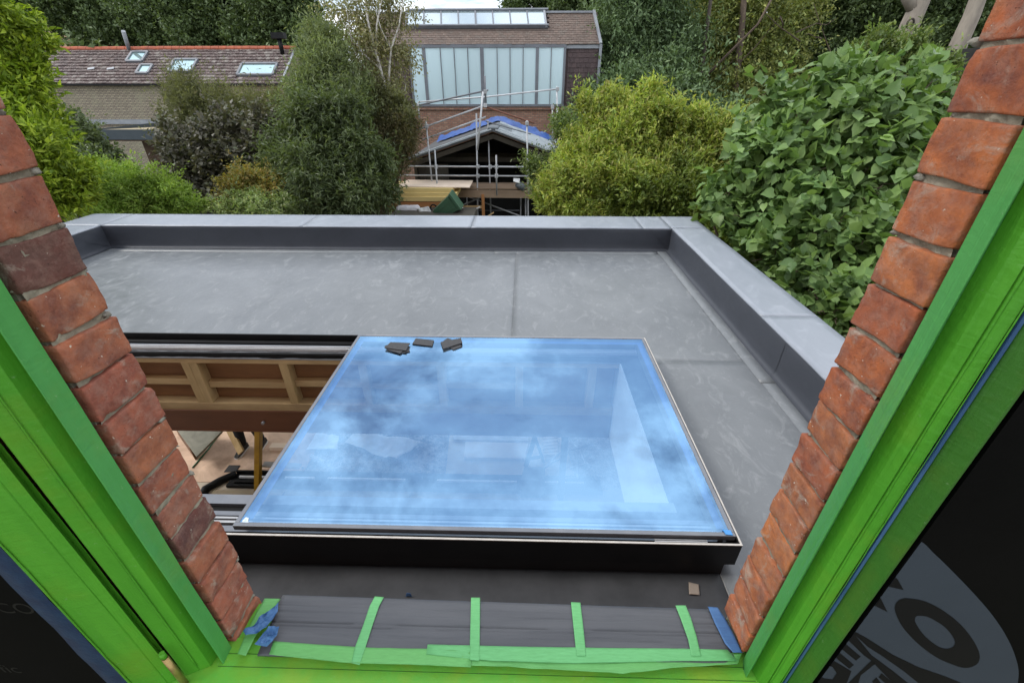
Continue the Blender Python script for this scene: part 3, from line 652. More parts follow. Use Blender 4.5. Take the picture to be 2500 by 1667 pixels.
def crumple(name, poly, z, lift, label, mat, seed):
    cu = sum(p[0] for p in poly)/len(poly); cv = sum(p[1] for p in poly)/len(poly); n = len(poly); vs = []; R = 7
    for r in range(R+1):
        for i in range(n*3):
            a = poly[i//3]; b_ = poly[(i//3+1) % n]; f = (i % 3)/3; u = a[0]+(b_[0]-a[0])*f; v = a[1]+(b_[1]-a[1])*f
            uu, vv = cu+(u-cu)*(1-r/R), cv+(v-cv)*(1-r/R)
            p = at(uu, vv, z=z).copy(); h = mnoise.noise(p*70+Vector((seed, 0, 0)))+.6*mnoise.noise(p*180+Vector((seed, 3, 0)))
            p.z += lift*(.35+h*.8)*(1 if r else .25); vs.append(p)
    m = n*3
    fs = [(r*m+i, r*m+(i+1) % m, (r+1)*m+(i+1) % m, (r+1)*m+i) for r in range(R) for i in range(m)]
    o = MB().add(vs, fs).build(name, mat); mm = o.modifiers.new('s', 'SOLIDIFY'); mm.thickness = .0006
    return tag(o, label, 'tape', 'crumpled blue tapes at the left end of the sill')
crumple('crumpled_tape', [(594,1541),(620,1525),(640,1500),(662,1490),(680,1470),(678,1492),(664,1512),(650,1530),(625,1545),(600,1550)], -1.140, .012, 'crumpled blue tape wisp lying diagonally, the farther of the two', M['blue_tape'], 3)
crumple('crumpled_tape', [(622,1572),(642,1545),(660,1533),(682,1530),(676,1550),(665,1565),(652,1578),(636,1575)], -1.136, .014, 'crumpled blue tape wad at the corner of the board, the nearer of the two', M['blue_tape'], 9)

# ------------------------------------------------------------------ rear extension: roof deck, upstands, copings
XI, XO, YI, YOUT, XLI, XLO = 2.054, 2.528, 6.072, 6.694, -5.98, -6.612
PT = ROOF+.32
ext = empty('rear_extension', (-2, 3.5, GROUND), 'single storey flat roofed extension with grey membrane roof and raised edges', 'building')
HX0, HX1, HY0, HY1 = -5.55, .79, 1.56, 3.0           # light well, its unseen left end lengthened to let in daylight
for a, b in (((XLO, .6415, -2.73), (HX0, YOUT-.02, ROOF)), ((HX1, .6415, -2.73), (XO-.01, YOUT-.02, ROOF)), ((HX0, .6415, -2.73), (HX1, HY0, ROOF)), ((HX0, 3.11, -2.73), (HX1, YOUT-.02, ROOF))):
    MB().box(a, b).build('roof_slab', M['plaster'], ext)
def deck(name, x0, x1, y0, y1, z, mat=None):
    nx, ny = max(2, int((x1-x0)/.08)), max(2, int((y1-y0)/.08)); vs = []
    for j in range(ny+1):
        for i in range(nx+1):
            x, y = x0+(x1-x0)*i/nx, y0+(y1-y0)*j/ny
            vs.append((x, y, z+.0012*mnoise.noise(Vector((x*2, y*2, z)))+.0007*mnoise.noise(Vector((x*9, y*5, z)))))
    fs = [(j*(nx+1)+i, j*(nx+1)+i+1, (j+1)*(nx+1)+i+1, (j+1)*(nx+1)+i) for j in range(ny) for i in range(nx)]
    o = MB().add(vs, fs).build(name, mat or M['membrane'], ext, smooth=True)
    m = o.modifiers.new('s', 'SOLIDIFY'); m.thickness = .0015; m.offset = -1 if o.data.polygons[0].normal.z > 0 else 1; return o
deck('roof_membrane', XLI, -.05, 3.17, YI, ROOF+.006)
deck('roof_membrane', -.10, XI, 3.17, YI, ROOF+.0073)
deck('roof_membrane', XLI, -5.65, .645, 3.17, ROOF+.006)
deck('roof_membrane', -5.65, .968, .645, 1.30, ROOF+.006, M['shade_strip'])
deck('roof_membrane', .972, XI, .645, 3.20, ROOF+.0090)
deck('roof_flashing', XI-.16, XI-.008, .645, 2.93, ROOF+.0108); deck('roof_flashing', XI-.17, XI-.008, 2.88, YI-.01, ROOF+.0126)
deck('roof_flashing', XLI+.01, -.35, YI-.17, YI-.008, ROOF+.0078); deck('roof_flashing', -.40, XI-.18, YI-.16, YI-.008, ROOF+.0096)
def upstand(p, q, nrm, name='upstand'):
    """membrane dressed up the parapet: cove at foot, soft top edge"""
    p, q, nrm = Vector(p), Vector(q), Vector(nrm); Ln = (q-p).length; nl = int(Ln/.05)
    prof = [(.055, .012), (.03, .016), (.015, .026), (.006, .05), (.003, .12), (.002, .2), (.003, .27), (.004, .300), (.0, .315), (-.006, .3215), (-.02, .323)]
    vs = []
    for i in range(nl+1):
        b = p.lerp(q, i/nl)
        for k, (o_, h) in enumerate(prof):
            w = mnoise.noise(Vector((b.x*1.6+b.y*1.6, h*7, 2)))*.010+mnoise.noise(Vector((b.x*6+b.y*6, h*16, 5)))*.003
            w *= 1 if 2 < k < 9 else .35
            vs.append(Vector((b.x, b.y, ROOF+h+(mnoise.noise(Vector((b.x*3+b.y*3, 7, 7)))*.004 if k > 7 else 0)))+nrm*(o_+max(w, -.002)))
    n = len(prof); fs = [(i*n+k, (i+1)*n+k, (i+1)*n+k+1, i*n+k+1) for i in range(nl) for k in range(n-1)]
    return MB().add(vs, fs).build(name, M['upstand'], ext, smooth=True)
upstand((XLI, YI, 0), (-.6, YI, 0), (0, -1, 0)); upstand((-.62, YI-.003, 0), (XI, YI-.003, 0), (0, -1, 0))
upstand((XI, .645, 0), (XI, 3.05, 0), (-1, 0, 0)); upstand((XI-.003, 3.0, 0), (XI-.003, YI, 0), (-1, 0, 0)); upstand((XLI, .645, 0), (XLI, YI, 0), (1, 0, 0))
MB().beam((XI-.30, YI-.014, ROOF+.31), (XI-.012, YI-.016, ROOF+.03), .006, .004, (0,1,0)).build('membrane_fold', M['upstand'], ext)
MB().beam((XLI+.02, YI-.35, ROOF+.20), (XLI+.014, YI-.03, ROOF+.03), .004, .006, (1,0,0)).build('membrane_fold', M['upstand'], ext)
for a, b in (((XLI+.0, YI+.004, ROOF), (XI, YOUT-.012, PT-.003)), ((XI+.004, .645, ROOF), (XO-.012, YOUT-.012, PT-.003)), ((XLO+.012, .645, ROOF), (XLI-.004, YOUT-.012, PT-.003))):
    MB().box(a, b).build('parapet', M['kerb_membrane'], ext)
def coping(x0, x1, y0, y1, z):
    nx, ny = max(2, int((x1-x0)/.06)), max(2, int((y1-y0)/.06)); vs = []
    for j in range(ny+1):
        for i in range(nx+1):
            x, y = x0+(x1-x0)*i/nx, y0+(y1-y0)*j/ny
            vs.append((x, y, z+.0035*mnoise.noise(Vector((x*1.5, y*1.5, 4)))+.001*mnoise.noise(Vector((x*6, y*6, 4)))))
    fs = [(j*(nx+1)+i, j*(nx+1)+i+1, (j+1)*(nx+1)+i+1, (j+1)*(nx+1)+i) for j in range(ny) for i in range(nx)]
    o = MB().add(vs, fs).build('coping', M['coping'], ext, smooth=True); m = o.modifiers.new('s', 'SOLIDIFY'); m.thickness = .014; m.offset = -1 if o.data.polygons[0].normal.z > 0 else 1
ZC = PT+.006
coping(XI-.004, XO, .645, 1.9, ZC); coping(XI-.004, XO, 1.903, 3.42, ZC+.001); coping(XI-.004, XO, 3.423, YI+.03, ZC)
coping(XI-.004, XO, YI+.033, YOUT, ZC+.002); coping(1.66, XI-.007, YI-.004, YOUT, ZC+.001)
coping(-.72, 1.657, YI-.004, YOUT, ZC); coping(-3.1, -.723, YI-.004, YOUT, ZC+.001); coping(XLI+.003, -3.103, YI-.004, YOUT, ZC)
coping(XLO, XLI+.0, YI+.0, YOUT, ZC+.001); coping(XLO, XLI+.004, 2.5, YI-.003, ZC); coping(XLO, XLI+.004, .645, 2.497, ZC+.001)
# outer walls (unseen left and garden sides left open, bar piers, to let daylight in)
MB().box((XLO, .6415, GROUND), (XLO+.25, 1.2, -2.7301)).build('outer_wall', M['house_brick'], ext)
tag(MB().box((-11, .66, GROUND-.015), (XLO+.25, 8.6, GROUND+.02)).build('bounce_paving', M['bounce_paving']), kind='structure'); tag(MB().box((XLO+.2505, YOUT-.08, GROUND-.015), (2.6, 8.6, GROUND+.0205)).build('bounce_paving', M['bounce_paving']), kind='structure')  # unseen pale paving, added to bounce daylight into the room
MB().box((XO-.26, .6415, GROUND), (XO-.01, YOUT-.02, -2.7301)).build('outer_wall', M['house_brick'], ext)
for x in (-6.36, 1.7): MB().box((x, YOUT-.33, GROUND), (x+.5, YOUT-.03, -2.7301)).build('pier', M['house_brick'], ext)
# timber lining of the light well
MB().box((HX0, 3.095, -2.4899), (HX1, 3.1095, -1.90)).build('plywood_lining', M['plywood'], ext)
MB().box((HX0, 3.0, -1.997), (HX1, 3.093, -1.949)).build('top_plate', M['timber'], ext, bevel=.002)
MB().box((HX0, 2.998, -2.4895), (HX1, 3.093, -2.412)).build('bottom_plate', M['timber'], ext, bevel=.002)
bmo = MB().box((HX0, 2.990, -2.7298), (HX1, 3.1085, -2.49)).build('steel_beam', M['beam'], ext, bevel=.002)
MB().box((HX0, 2.986, -2.7299), (HX1, 2.9898, -2.716)).build('beam_flange', M['beam'], ext)
p = at(643, 1031, y=2.985); b = MB().tube([p+Vector((0, .01, 0)), p-Vector((0, .018, 0))], .014, 12); tube_smooth(b.build('bolt', M['steel_bolt'], bmo))
for x0, x1 in ((-3.45, -3.385), (-2.832, -2.766), (-2.764, -2.700), (-2.01, -1.94), (-1.35, -1.285), (-.70, -.635), (-.05, .015), (.55, .615)):
    MB().box((x0, 3.001, -2.4118), (x1, 3.092, -1.9972)).build('stud', M['timber_v'], ext, bevel=.002)
for x0, x1, dz in ((-3.383, -2.834, -.01), (-2.698, -2.012, -.035), (-1.938, -1.352, -.015), (-1.283, -.702, -.03), (-.633, -.052, -.01)):
    MB().box((x0, 3.035, -2.235+dz), (x1, 3.090, -2.175+dz)).build('noggin', M['timber'], ext, bevel=.002)
# other faces of the well
MB().box((HX1+.0005, HY0, -2.7295), (HX1+.012, 3.0, -1.95)).build('well_lining', M['plaster'], ext)
MB().box((HX0, HY0-.012, -2.7295), (HX1, HY0-.0005, -1.95)).build('well_lining', M['plaster'], ext)
# floor inside
sz = GROUND
def fl(name, x0, x1, y0, y1, z, mat): return tag(MB().box((x0, y0, z-.03), (x1, y1, z)).build(name, mat), kind='structure')
fl('board_floor', -6.35, -3.35, 4.55, 6.6, sz+.03, M['floor_ply']); fl('concrete_floor', -6.35, 2.26, .66, 4.547, sz+.022, M['floor_conc']); fl('gravel_bed', -3.348, 2.26, 4.55, 6.6, sz+.012, M['rubble_bed'])

# ------------------------------------------------------------------ sliding rooflight
rl = empty('sliding_rooflight', (-.5, 2.2, ROOF), 'large frameless sliding rooflight reflecting blue sky, pushed right over its black kerb', 'rooflight')
RX0, RX1, RY0, RY1, RZ = -5.61, 1.012, 1.285, 3.175, -1.812
# kerb below the frame
for a, b in (((RX0+.03, RY0+.012, ROOF), (.972, HY0-.013, -1.953)), ((RX0+.03, 3.111, ROOF), (.972, RY1-.012, -1.953)), ((HX1+.013, HY0-.012, ROOF), (.972, 3.11, -1.953)), ((RX0+.03, HY0-.012, ROOF), (HX0-.001, 3.11, -1.953))):
    MB().box(a, b).build('kerb', M['kerb_membrane'], rl)
# outer frame
for a, b in (((RX0, RY0, -1.952), (RX1, RY0+.012, RZ)), ((RX0, RY1-.012, -1.952), (RX1, RY1, RZ)), ((RX1-.012, RY0+.0125, -1.952), (RX1, RY1-.0125, RZ)), ((RX0, RY0+.0125, -1.952), (RX0+.012, RY1-.0125, RZ))):
    MB().box(a, b).build('frame', M['black_metal'], rl)
for a, b in (((RX0, RY0-.001, RZ), (RX1+.001, RY0+.008, RZ+.004)), ((RX1-.007, RY0+.0082, RZ), (RX1+.001, RY1, RZ+.004)), ((-1.3, RY1-.006, RZ), (RX1-.008, RY1+.001, RZ+.003))):
    MB().box(a, b).build('frame_edge', M['edge_metal'], rl)
# ledges carrying the tracks
for a, b, mt in (((RX0+.012, RY0+.013, -1.9525), (RX1-.013, HY0-.001, -1.885), 'black_metal'),
                 ((RX0+.012, 1.340, -1.884), (RX1-.04, 1.372, -1.862), 'grey_metal'), ((RX0+.012, 1.385, -1.884), (RX1-.04, 1.398, -1.858), 'light_metal'), ((RX0+.012, 1.409, -1.884), (RX1-.04, 1.42, -1.858), 'light_metal'),
                 ((RX0+.012, 1.435, -1.884), (RX1-.04, 1.46, -1.868), 'grey_metal'), ((RX0+.012, 1.50, -1.884), (HX1, 1.558, -1.862), 'grey_metal')):
    MB().box(a, b).build('front_track', M[mt], rl)
for a, b, mt in (((RX0+.012, 3.0005, -1.948), (RX1-.013, RY1-.013, -1.90), 'black_metal'), ((RX0+.012, 3.118, -1.8995), (RX1-.03, 3.158, -1.868), 'kerb_membrane'),
                 ((RX0+.012, 3.075, -1.8995), (RX1-.03, 3.098, -1.872), 'grey_metal'), ((RX0+.012, 3.066, -1.8995), (RX1-.03, 3.0715, -1.868), 'track_and_glint_white'), ((RX0+.012, 3.045, -1.8995), (RX1-.03, 3.0500, -1.872), 'track_and_glint_white')):
    MB().box(a, b).build('rear_track', M[mt], rl)
sheet('membrane_edge', (RX0+.02, 2.994, -1.951), (HX1, 2.994, -1.951), (HX1, 3.03, -1.898), (RX0+.02, 3.03, -1.898), 160, 4, .004, M['lead_light'], rl, .001, fs=9)
MB().box((HX1+.013, HY0, -1.9525), (RX1-.013, 3.0, -1.885)).build('side_ledge', M['black_metal'], rl)
MB().box((.93, 1.34, -1.8848), (.955, 3.12, -1.83)).build('side_channel', M['grey_metal'], rl)
# the pane
GX0, GX1, GY0, GY1, GZ = -1.350, .992, 1.318, 3.142, -1.792
pane = MB().box((GX0+.022, GY0+.022, GZ-.014), (GX1-.022, GY1-.022, GZ-.0005)).build('glass_pane', M['glass'], rl)
me = pane.data; bmx = bmesh.new(); bmx.from_mesh(me)
bmesh.ops.delete(bmx, geom=[f for f in bmx.faces if f.normal.z < .5], context='FACES'); bmx.to_mesh(me); bmx.free()
for a, b in (((GX0, GY0, GZ-.028), (GX1, GY0+.0215, GZ+.002)), ((GX0, GY1-.0215, GZ-.028), (GX1, GY1, GZ+.002)), ((GX0, GY0+.022, GZ-.028), (GX0+.0215, GY1-.022, GZ+.002)), ((GX1-.0215, GY0+.022, GZ-.028), (GX1, GY1-.022, GZ+.002))):
    MB().box(a, b).build('pane_edge', M['grey_metal'], rl, bevel=.0015)
M['frit'] = pm('blue_frit', (.10, .18, .42), (.10, .19, .44), 5, .1, bstr=0)
for a, b in (((GX0+.023, GY0+.06, GZ-.030), (GX0+.055, GY1-.06, GZ-.026)), ((GX1-.060, GY0+.06, GZ-.030), (GX1-.023, GY1-.06, GZ-.026)), ((GX0+.023, GY1-.06, GZ-.030), (GX1-.023, GY1-.023, GZ-.026))):
    MB().box(a, b).build('spacer_bar', M['frit'], rl)
M['sticker'] = pm('pale_sticker', (.75, .82, .86), (.5, .65, .8), 80, .5)
p0 = at(602, 1268, z=GZ+.002); MB().prism([at(u, v, z=GZ+.001) for u, v in ((592,1270),(600,1262),(608,1264),(606,1270),(607,1277),(590,1278))], (0, 0, .001)).build('sticker', M['sticker'], rl)
M['blue_tab'] = pm('blue_tab', (.05, .25, .6), (.06, .28, .65), 20, .4)
MB().prism([at(u, v, z=GZ+.003) for u, v in ((1764,1293),(1772,1305),(1789,1307),(1783,1295))], (0, 0, .004)).build('corner_tab', M['blue_tab'], rl)
MB().box((.62, 1.297, RZ-.002), (.86, 1.302, RZ+.003)).build('vent_slot', M['light_metal'], rl)
MB().box((.62, 1.306, RZ-.002), (.86, 1.310, RZ+.003)).build('vent_slot', M['light_metal'], rl)

# packers lying on the glass
def packer(pts, z, th, label):
    o = MB().prism([at(u, v, z=z) for u, v in pts], (0, 0, th)).build('packer', M['foam'], bevel=.001); return tag(o, label, 'packer', 'dark packers left on the rooflight glass')
q2 = lambda pts: [(800+x/2.6133, 500+y/2.6133) for x, y in pts]
gz = GZ+.0005
packer(q2([(362,905),(385,932),(470,950),(525,940),(520,905),(400,890)]), gz, .006, 'bottom packer of the leftmost fanned pile on the glass')
packer(q2([(375,925),(462,950),(520,905),(440,885)]), gz+.007, .005, 'middle packer twisted between two others in the leftmost pile on the glass')
packer(q2([(362,915),(500,934),(525,886),(402,880)]), gz+.0125, .007, 'top packer of the leftmost pile, its long edge towards the window')
packer(q2([(541,891),(667,906),(679,868),(562,856)]), gz, .008, 'single flat packer lying between the two piles on the glass')
packer(q2([(720,885),(805,928),(860,905),(790,862),(765,853)]), gz, .006, 'lower packer of the right pile, one corner poking towards the window')
packer(q2([(737,925),(860,885),(850,855),(722,880)]), gz+.007, .009, 'upper packer of the right pile on the glass')
tag(sheet('cardboard_scrap', at(1682, 1450, z=ROOF+.014), at(1708, 1452, z=ROOF+.014), at(1706, 1426, z=ROOF+.014), at(1681, 1421, z=ROOF+.014), 6, 6, .003, M['ply_dark'] if 0 else pm('cardboard', (.30, .25, .2), (.25, .2, .16), 9), None, .002, fs=30), 'small torn scrap of brown cardboard on the roof below the kerb corner', 'scrap')
tag(sheet('blue_scrap', at(990, 1455, z=ROOF+.012), at(1006, 1455, z=ROOF+.012), at(1002, 1447, z=ROOF+.03), at(993, 1445, z=ROOF+.03), 4, 4, .004, M['blue_strip'], None, .002, fs=30), 'tiny blue scrap on the shaded roof strip in front of the kerb', 'scrap')

# ------------------------------------------------------------------ things in the room below
F = GROUND+.03
def F_(u, v, z=F): return at(u, v, z=z)
c2 = lambda x, y: (420+x/5.2275, 1020+y/5.2275)
c5 = lambda x, y: (690+x/3.92, 1030+y/3.92)
c6 = lambda x, y: (1200+x/4.704, 1030+y/4.704)
# black track frame lying on the floor
tf = empty('track_frame', F_(600, 1180), 'black metal door track frame, its reflections built as pale stripes, lying across the floor', 'frame')
yA = F_(*c2(545, 690)).y; yB = F_(*c2(500, 890)).y; xa = F_(*c2(430, 960)).x; xb = 1.2
def tb(name, y0, y1, h0, h1, m, x0=xa+.25, x1=xb): MB().box((x0, y0, F+h0), (x1, y1, F+h1)).build(name, M[m], tf, bevel=.003)
w = yA-yB
tb('rail', yA-.03, yA, 0, .06, 'black_metal'); tb('web', yB+.12, yA-.031, 0, .015, 'black_metal'); tb('rail', yB, yB+.119, 0, .05, 'black_metal')
for k, (xs, xe) in enumerate(((xa+.35, xa+.75), (xa+1.05, -3.1), (-2.95, -1.72), (-1.25, -.05), (.1, .95))):
    for yy in (yA-.13, yA-.26): MB().box((xs, yy, F+.016), (xe, yy+.028, F+.05)).build('reflection_stripe', M['track_and_glint_white'], tf)  # white bars stand in for reflections on the black metal
    MB().box((xe+.06, yB+.14, F+.0155), (xe+.2, yA-.05, F+.055)).build('carriage', M['black_metal'], tf, bevel=.01)
MB().tube([(xa+.27, yA-.06, F+.03), (xa+.1, yA-.2, F+.03), (xa-.02, yB-.05, F+.03), (xa+.03, yB-.3, F+.03)], .06, 8).build('bent_end', M['black_metal'], tf, smooth=True)
# slabs of concrete in front
tag(MB().box((xa+.1, yB-.75, F-.025), (-3.45, yB-.05, F+.02)).build('paving_slab', pm('slab_stone', (.42, .34, .23), (.33, .27, .19), 2, .85, 20, .2, .01), bevel=.006), 'left one of the two tan paving slabs before the black track frame', 'slab', 'paving slabs inside the room')
tag(MB().box((-3.435, yB-.75, F-.025), (-1.6, yB-.05, F+.02)).build('paving_slab', bpy.data.materials['slab_stone'], bevel=.006), 'right one of the two tan paving slabs, running under the glass', 'slab', 'paving slabs inside the room')
# grey board leaning
P = [F_(*c2(x, y), z=F+h) for x, y, h in ((60,150,.35),(310,495,.30),(640,165,.36),(560,60,.4),(100,20,.4))]
tag(MB().prism(P, (0, .01, -.035)).build('grey_board', M['grey_board'], bevel=.004), 'mottled grey board propped on the floor beyond the left bricks', 'board')
P = [F_(*c2(x, y)) for x, y in ((90,230),(300,540),(330,500),(120,180))]
tag(MB().prism(P, (0, 0, .26)).build('timber_block', M['ply_dark'], bevel=.004), 'dark brown timber propping the grey board', 'timber')
a, b = F_(*c2(265, 640)), F_(*c2(620, 190))
tag(tube_smooth(MB().tube([a+Vector((0,0,.012)), a.lerp(b, .5)+Vector((.02, 0, .012)), b+Vector((0,0,.012))], .012, 6).build('green_hose', pm('green_hose', (.04, .16, .07), (.03, .12, .05), 9, .5))), 'thin green hose lying along the edge of the grey board', 'hose')
a, b = F_(*c2(885, 440), z=F+.12), at(*c2(740, 160), y=F_(*c2(885, 440)).y+.1)
tag(MB().beam(a, a+(b-a)*1.6, .14, .03, (0,1,0)).build('leaning_plank', M['timber_v'], bevel=.003), 'narrow brown plank leaning behind the yellow pole', 'plank')
a, b = F_(*c2(1095, 905)), at(*c2(1105, 165), y=F_(*c2(1095, 905)).y)
yp = tag(MB().beam(a, a+(b-a)*1.5, .07, .09, (0,1,0)).build('yellow_pole', M['yellow'], bevel=.004), 'upright yellow ladder rail standing on the black track frame', 'pole')
a = a+(b-a)*.44; tag(MB().beam(a+Vector((.03,.06,-.05)), a+Vector((.55,.08,-.1)), .09, .025).build('metal_bracket', M['light_metal'], bevel=.003), 'pale metal bar reaching right from the yellow pole', 'bar')
p = F_(*c2(770, 650)); tag(MB().box(p-Vector((.09,.07,0)), p+Vector((.09,.07,.012))).build('black_pad', M['foam'], bevel=.003), 'small square black pad on the boards before the shoes', 'pad')
p = F_(*c2(1380, 385)); tag(MB().box(p-Vector((.14,.06,0)), p+Vector((.12,.05,.07))).build('wood_offcut', M['osb_pale'], bevel=.004), 'pale wood offcut on the boards beside the glass edge', 'offcut')
# seen through the glass: sheets, boards, trestle
tag(sheet('white_dust_sheet', F_(*c5(590,190),z=F+.06), F_(*c5(1100,370),z=F+.12), F_(*c5(1330,190),z=F+.08), F_(*c5(690,90),z=F+.06), 30, 20, .07, M['white_sheet'], None, .004, fs=2.4, seed=4), 'crumpled white sheet with a curled corner lying on the rubble under the glass', 'sheet')
tag(sheet('paper_sheet', F_(*c5(220,260),z=F+.06), F_(*c5(520,250),z=F+.06), F_(*c5(540,120),z=F+.07), F_(*c5(330,100),z=F+.07), 20, 14, .05, M['white_sheet'], None, .004, fs=3, seed=8), 'smaller white sheet at the left under the glass', 'sheet')
a, b = F_(*c5(265,320),z=F+.1), F_(*c5(400,380),z=F+.02); tag(MB().beam(a, b, .05, .04).build('white_batten', M['white_sheet'], bevel=.003), 'short white batten on the rubble below the small white sheet', 'batten')
def board(pts, z, th, m, label): return tag(MB().prism([F_(*p_, z=z) for p_ in pts], (0, 0, -th)).build('plywood_sheet', M[m], bevel=.003), label, 'board', 'boards on the floor under the glass')
board([c5(1560,490),c5(1600,120),c5(2700,150),c6(960,640)], F+.02, .02, 'pale_ply', 'widest pale board flat on the floor under the glass')
board([c5(1735,335),c5(1750,185),c5(2352,200),c5(2320,345)], F+.07, .045, 'osb_pale', 'pinkish board lying on top of the widest one, left of the trestle')
board([c5(1630,165),c5(1640,115),c5(2352,130),c5(2352,180)], F+.07, .045, 'white_sheet', 'long white strip of board farthest from the window')
SL = ['farthest of the short pale slats beside the trestle', 'second slat from the far end of the pale stack by the trestle', 'third slat from the far end of the pale stack by the trestle', 'third slat from the near end of the pale stack by the trestle', 'second slat from the near end of the pale stack by the trestle', 'nearest of the short pale slats beside the trestle']
for k in range(6):
    y0 = 170+k*38
    tag(MB().prism([F_(*p_, z=F+.10+.0*k) for p_ in (c6(590,y0+20),c6(600,y0),c6(760,y0-18),c6(760,y0+6))], (0, 0, -.03)).build('slat_board', M['osb_pale'], bevel=.003), SL[k], 'slat', 'short pale slats')
ts = empty('trestle', F_(*c6(450, 400)), 'folding trestle with dark straps standing on the boards', 'trestle')
apex = at(*c6(500, 170), y=F_(*c6(390,520)).y+.1)
for q in (c6(390, 520), c6(600, 460)):
    MB().beam(F_(*q), apex, .06, .04).build('leg', M['black_metal'], ts)
MB().beam(F_(*c6(430, 420), z=F+.2), F_(*c6(560, 400), z=F+.2), .04, .03).build('rail', M['black_metal'], ts)
p = F_(*c6(790, 880)); tag(tube_smooth(MB().tube([p, (p.x, p.y+.02, -2.75)], .045, 10).build('steel_prop', M['black_metal'])), 'round steel prop rising to the ceiling under the glass', 'prop')
fc = empty('folded_chair', F_(*c6(780, 430)), 'folded metal chair lying beside the steel prop', 'chair')
for pts in ([(600,540),(760,370),(870,330),(1170,250)], [(620,520),(700,460),(850,400),(900,300)], [(900,530),(1080,480),(1010,320),(880,180)], [(1010,340),(1210,660)], [(980,350),(990,640),(820,650)]):
    tube_smooth(MB().tube([F_(*c6(*q), z=F+.12+.05*(k % 2)) for k, q in enumerate(pts)], .02, 6).build('tube', M['light_metal'], fc))
P = [F_(*c6(x, y)) for x, y in ((330,870),(370,710),(610,705),(590,870))]
tag(MB().prism(P, (0, 0, .35)).build('grey_box', M['slate_sheet'], bevel=.01), 'grey box standing nearest the window under the glass', 'box')
tag(MB().box((-5.0, yB-1.15, F-.02), (2.1, yB-.80, F+.01)).build('threshold_strip', M['pale_ply']), 'long pale board strip along the near side of the track frame', 'board')
# rubble: stones too many to count
rs = np.random.RandomState(5); vs = []; fs = []
for k in range(2600):
    x, y = rs.uniform(-3.4, .2), rs.uniform(4.6, 6.3); s = .012+.03*rs.rand()**2; b0 = len(vs)
    if mnoise.noise(Vector((x*1.5, y*1.5, 0))) < -.15 and rs.rand() < .6: continue
    for dx, dy, dz in ((1,0,0),(-1,0,0),(0,1,0),(0,-1,0),(0,0,1)): vs.append((x+dx*s*rs.uniform(.6,1.2), y+dy*s*rs.uniform(.6,1.2), F-.012+dz*s))
    fs += [(b0,b0+2,b0+4),(b0+2,b0+1,b0+4),(b0+1,b0+3,b0+4),(b0+3,b0,b0+4)]
tag(MB().add(vs, fs).build('rubble', pm('rubble_stone', (.50,.48,.46), (.26,.25,.24), 9, .95)), 'loose grey rubble scattered over the gravel bed', 'rubble', kind='stuff')

# ------------------------------------------------------------------ the worker whose shoes show below the beam
def skin(name, chain, mat, parent, sub=2):
    """chain: list of (co, radius, parent index)"""
    me = bpy.data.meshes.new(name); me.from_pydata([c[0] for c in chain], [(i, c[2]) for i, c in enumerate(chain) if c[2] is not None], [])
    o = bpy.data.objects.new(name, me); col.objects.link(o); me.materials.append(mat)
    m = o.modifiers.new('skin', 'SKIN'); m.use_smooth_shade = True
    for i, c in enumerate(chain):
        r = c[1] if isinstance(c[1], tuple) else (c[1], c[1]); me.skin_vertices[0].data[i].radius = r; me.skin_vertices[0].data[i].use_root = (i == 0)
    s = o.modifiers.new('sub', 'SUBSURF'); s.levels = s.render_levels = sub
    if parent: o.parent = parent; o.location = -pw(parent)
    return o
tA, hA, tB, hB = F_(573, 1126), F_(603, 1092), F_(622, 1116), F_(648, 1080)
ctr = (hA+hB)/2; fwd = ((tA-hA)+(tB-hB)); fwd.z = 0; fwd.normalize(); side = Vector((fwd.y, -fwd.x, 0))
pers = empty('person', (ctr.x, ctr.y, F), 'worker in black trousers and dark shoes with white soles standing under the roof', 'person')
def W(s, f, z): return tuple(Vector((ctr.x, ctr.y, F))+side*s+fwd*f+Vector((0, 0, z)))
aA = hA+fwd*.05; aB = hB+fwd*.05
def loc_(p): q = p-Vector((ctr.x, ctr.y, 0)); return q.dot(side), q.dot(fwd)
sA, fA = loc_(aA); sB, fB = loc_(aB)
body = skin('body', [(W(0,0,.93), .13, None), (W(0,0,1.1), (.15,.11), 0), (W(0,.02,1.32), (.18,.12), 1), (W(0,.02,1.45), (.09,.08), 2), (W(0,.05,1.53), .055, 3), (W(0,.08,1.6), .08, 4), (W(0,.09,1.68), (.085,.1), 5), (W(0,.08,1.76), (.06,.07), 6),
    (W(.2,.02,1.40), .06, 2), (W(.27,.06,1.12), .045, 8), (W(.25,.28,1.0), .035, 9), (W(.24,.34,.98), (.035,.02), 10),
    (W(-.2,.02,1.40), .06, 2), (W(-.27,.06,1.12), .045, 12), (W(-.25,.28,1.0), .035, 13), (W(-.24,.34,.98), (.035,.02), 14),
    (W(sA*.6,fA*.3,.85), .09, 0), (W(sA*.9,fA*.6+.05,.48), .06, 16), (W(sA,fA,.09), .04, 17), (W(sB*.6,fB*.3,.85), .09, 0), (W(sB*.9,fB*.6+.05,.48), .06, 19), (W(sB,fB,.09), .04, 20)], M['skin'], pers)
for sx in (1, -1):
    for k in range(4): skin('finger', [(W(sx*(.255-.02*k),.35,.975), .0095, None), (W(sx*(.255-.02*k),.385+.004*(k == 1),.965), .0085, 0), (W(sx*(.255-.02*k),.40,.94), .008, 1)], M['skin'], body, 1)
    skin('thumb', [(W(sx*.215,.31,.985), .011, None), (W(sx*.19,.34,.975), .0095, 0), (W(sx*.195,.365,.96), .0085, 1)], M['skin'], body, 1)
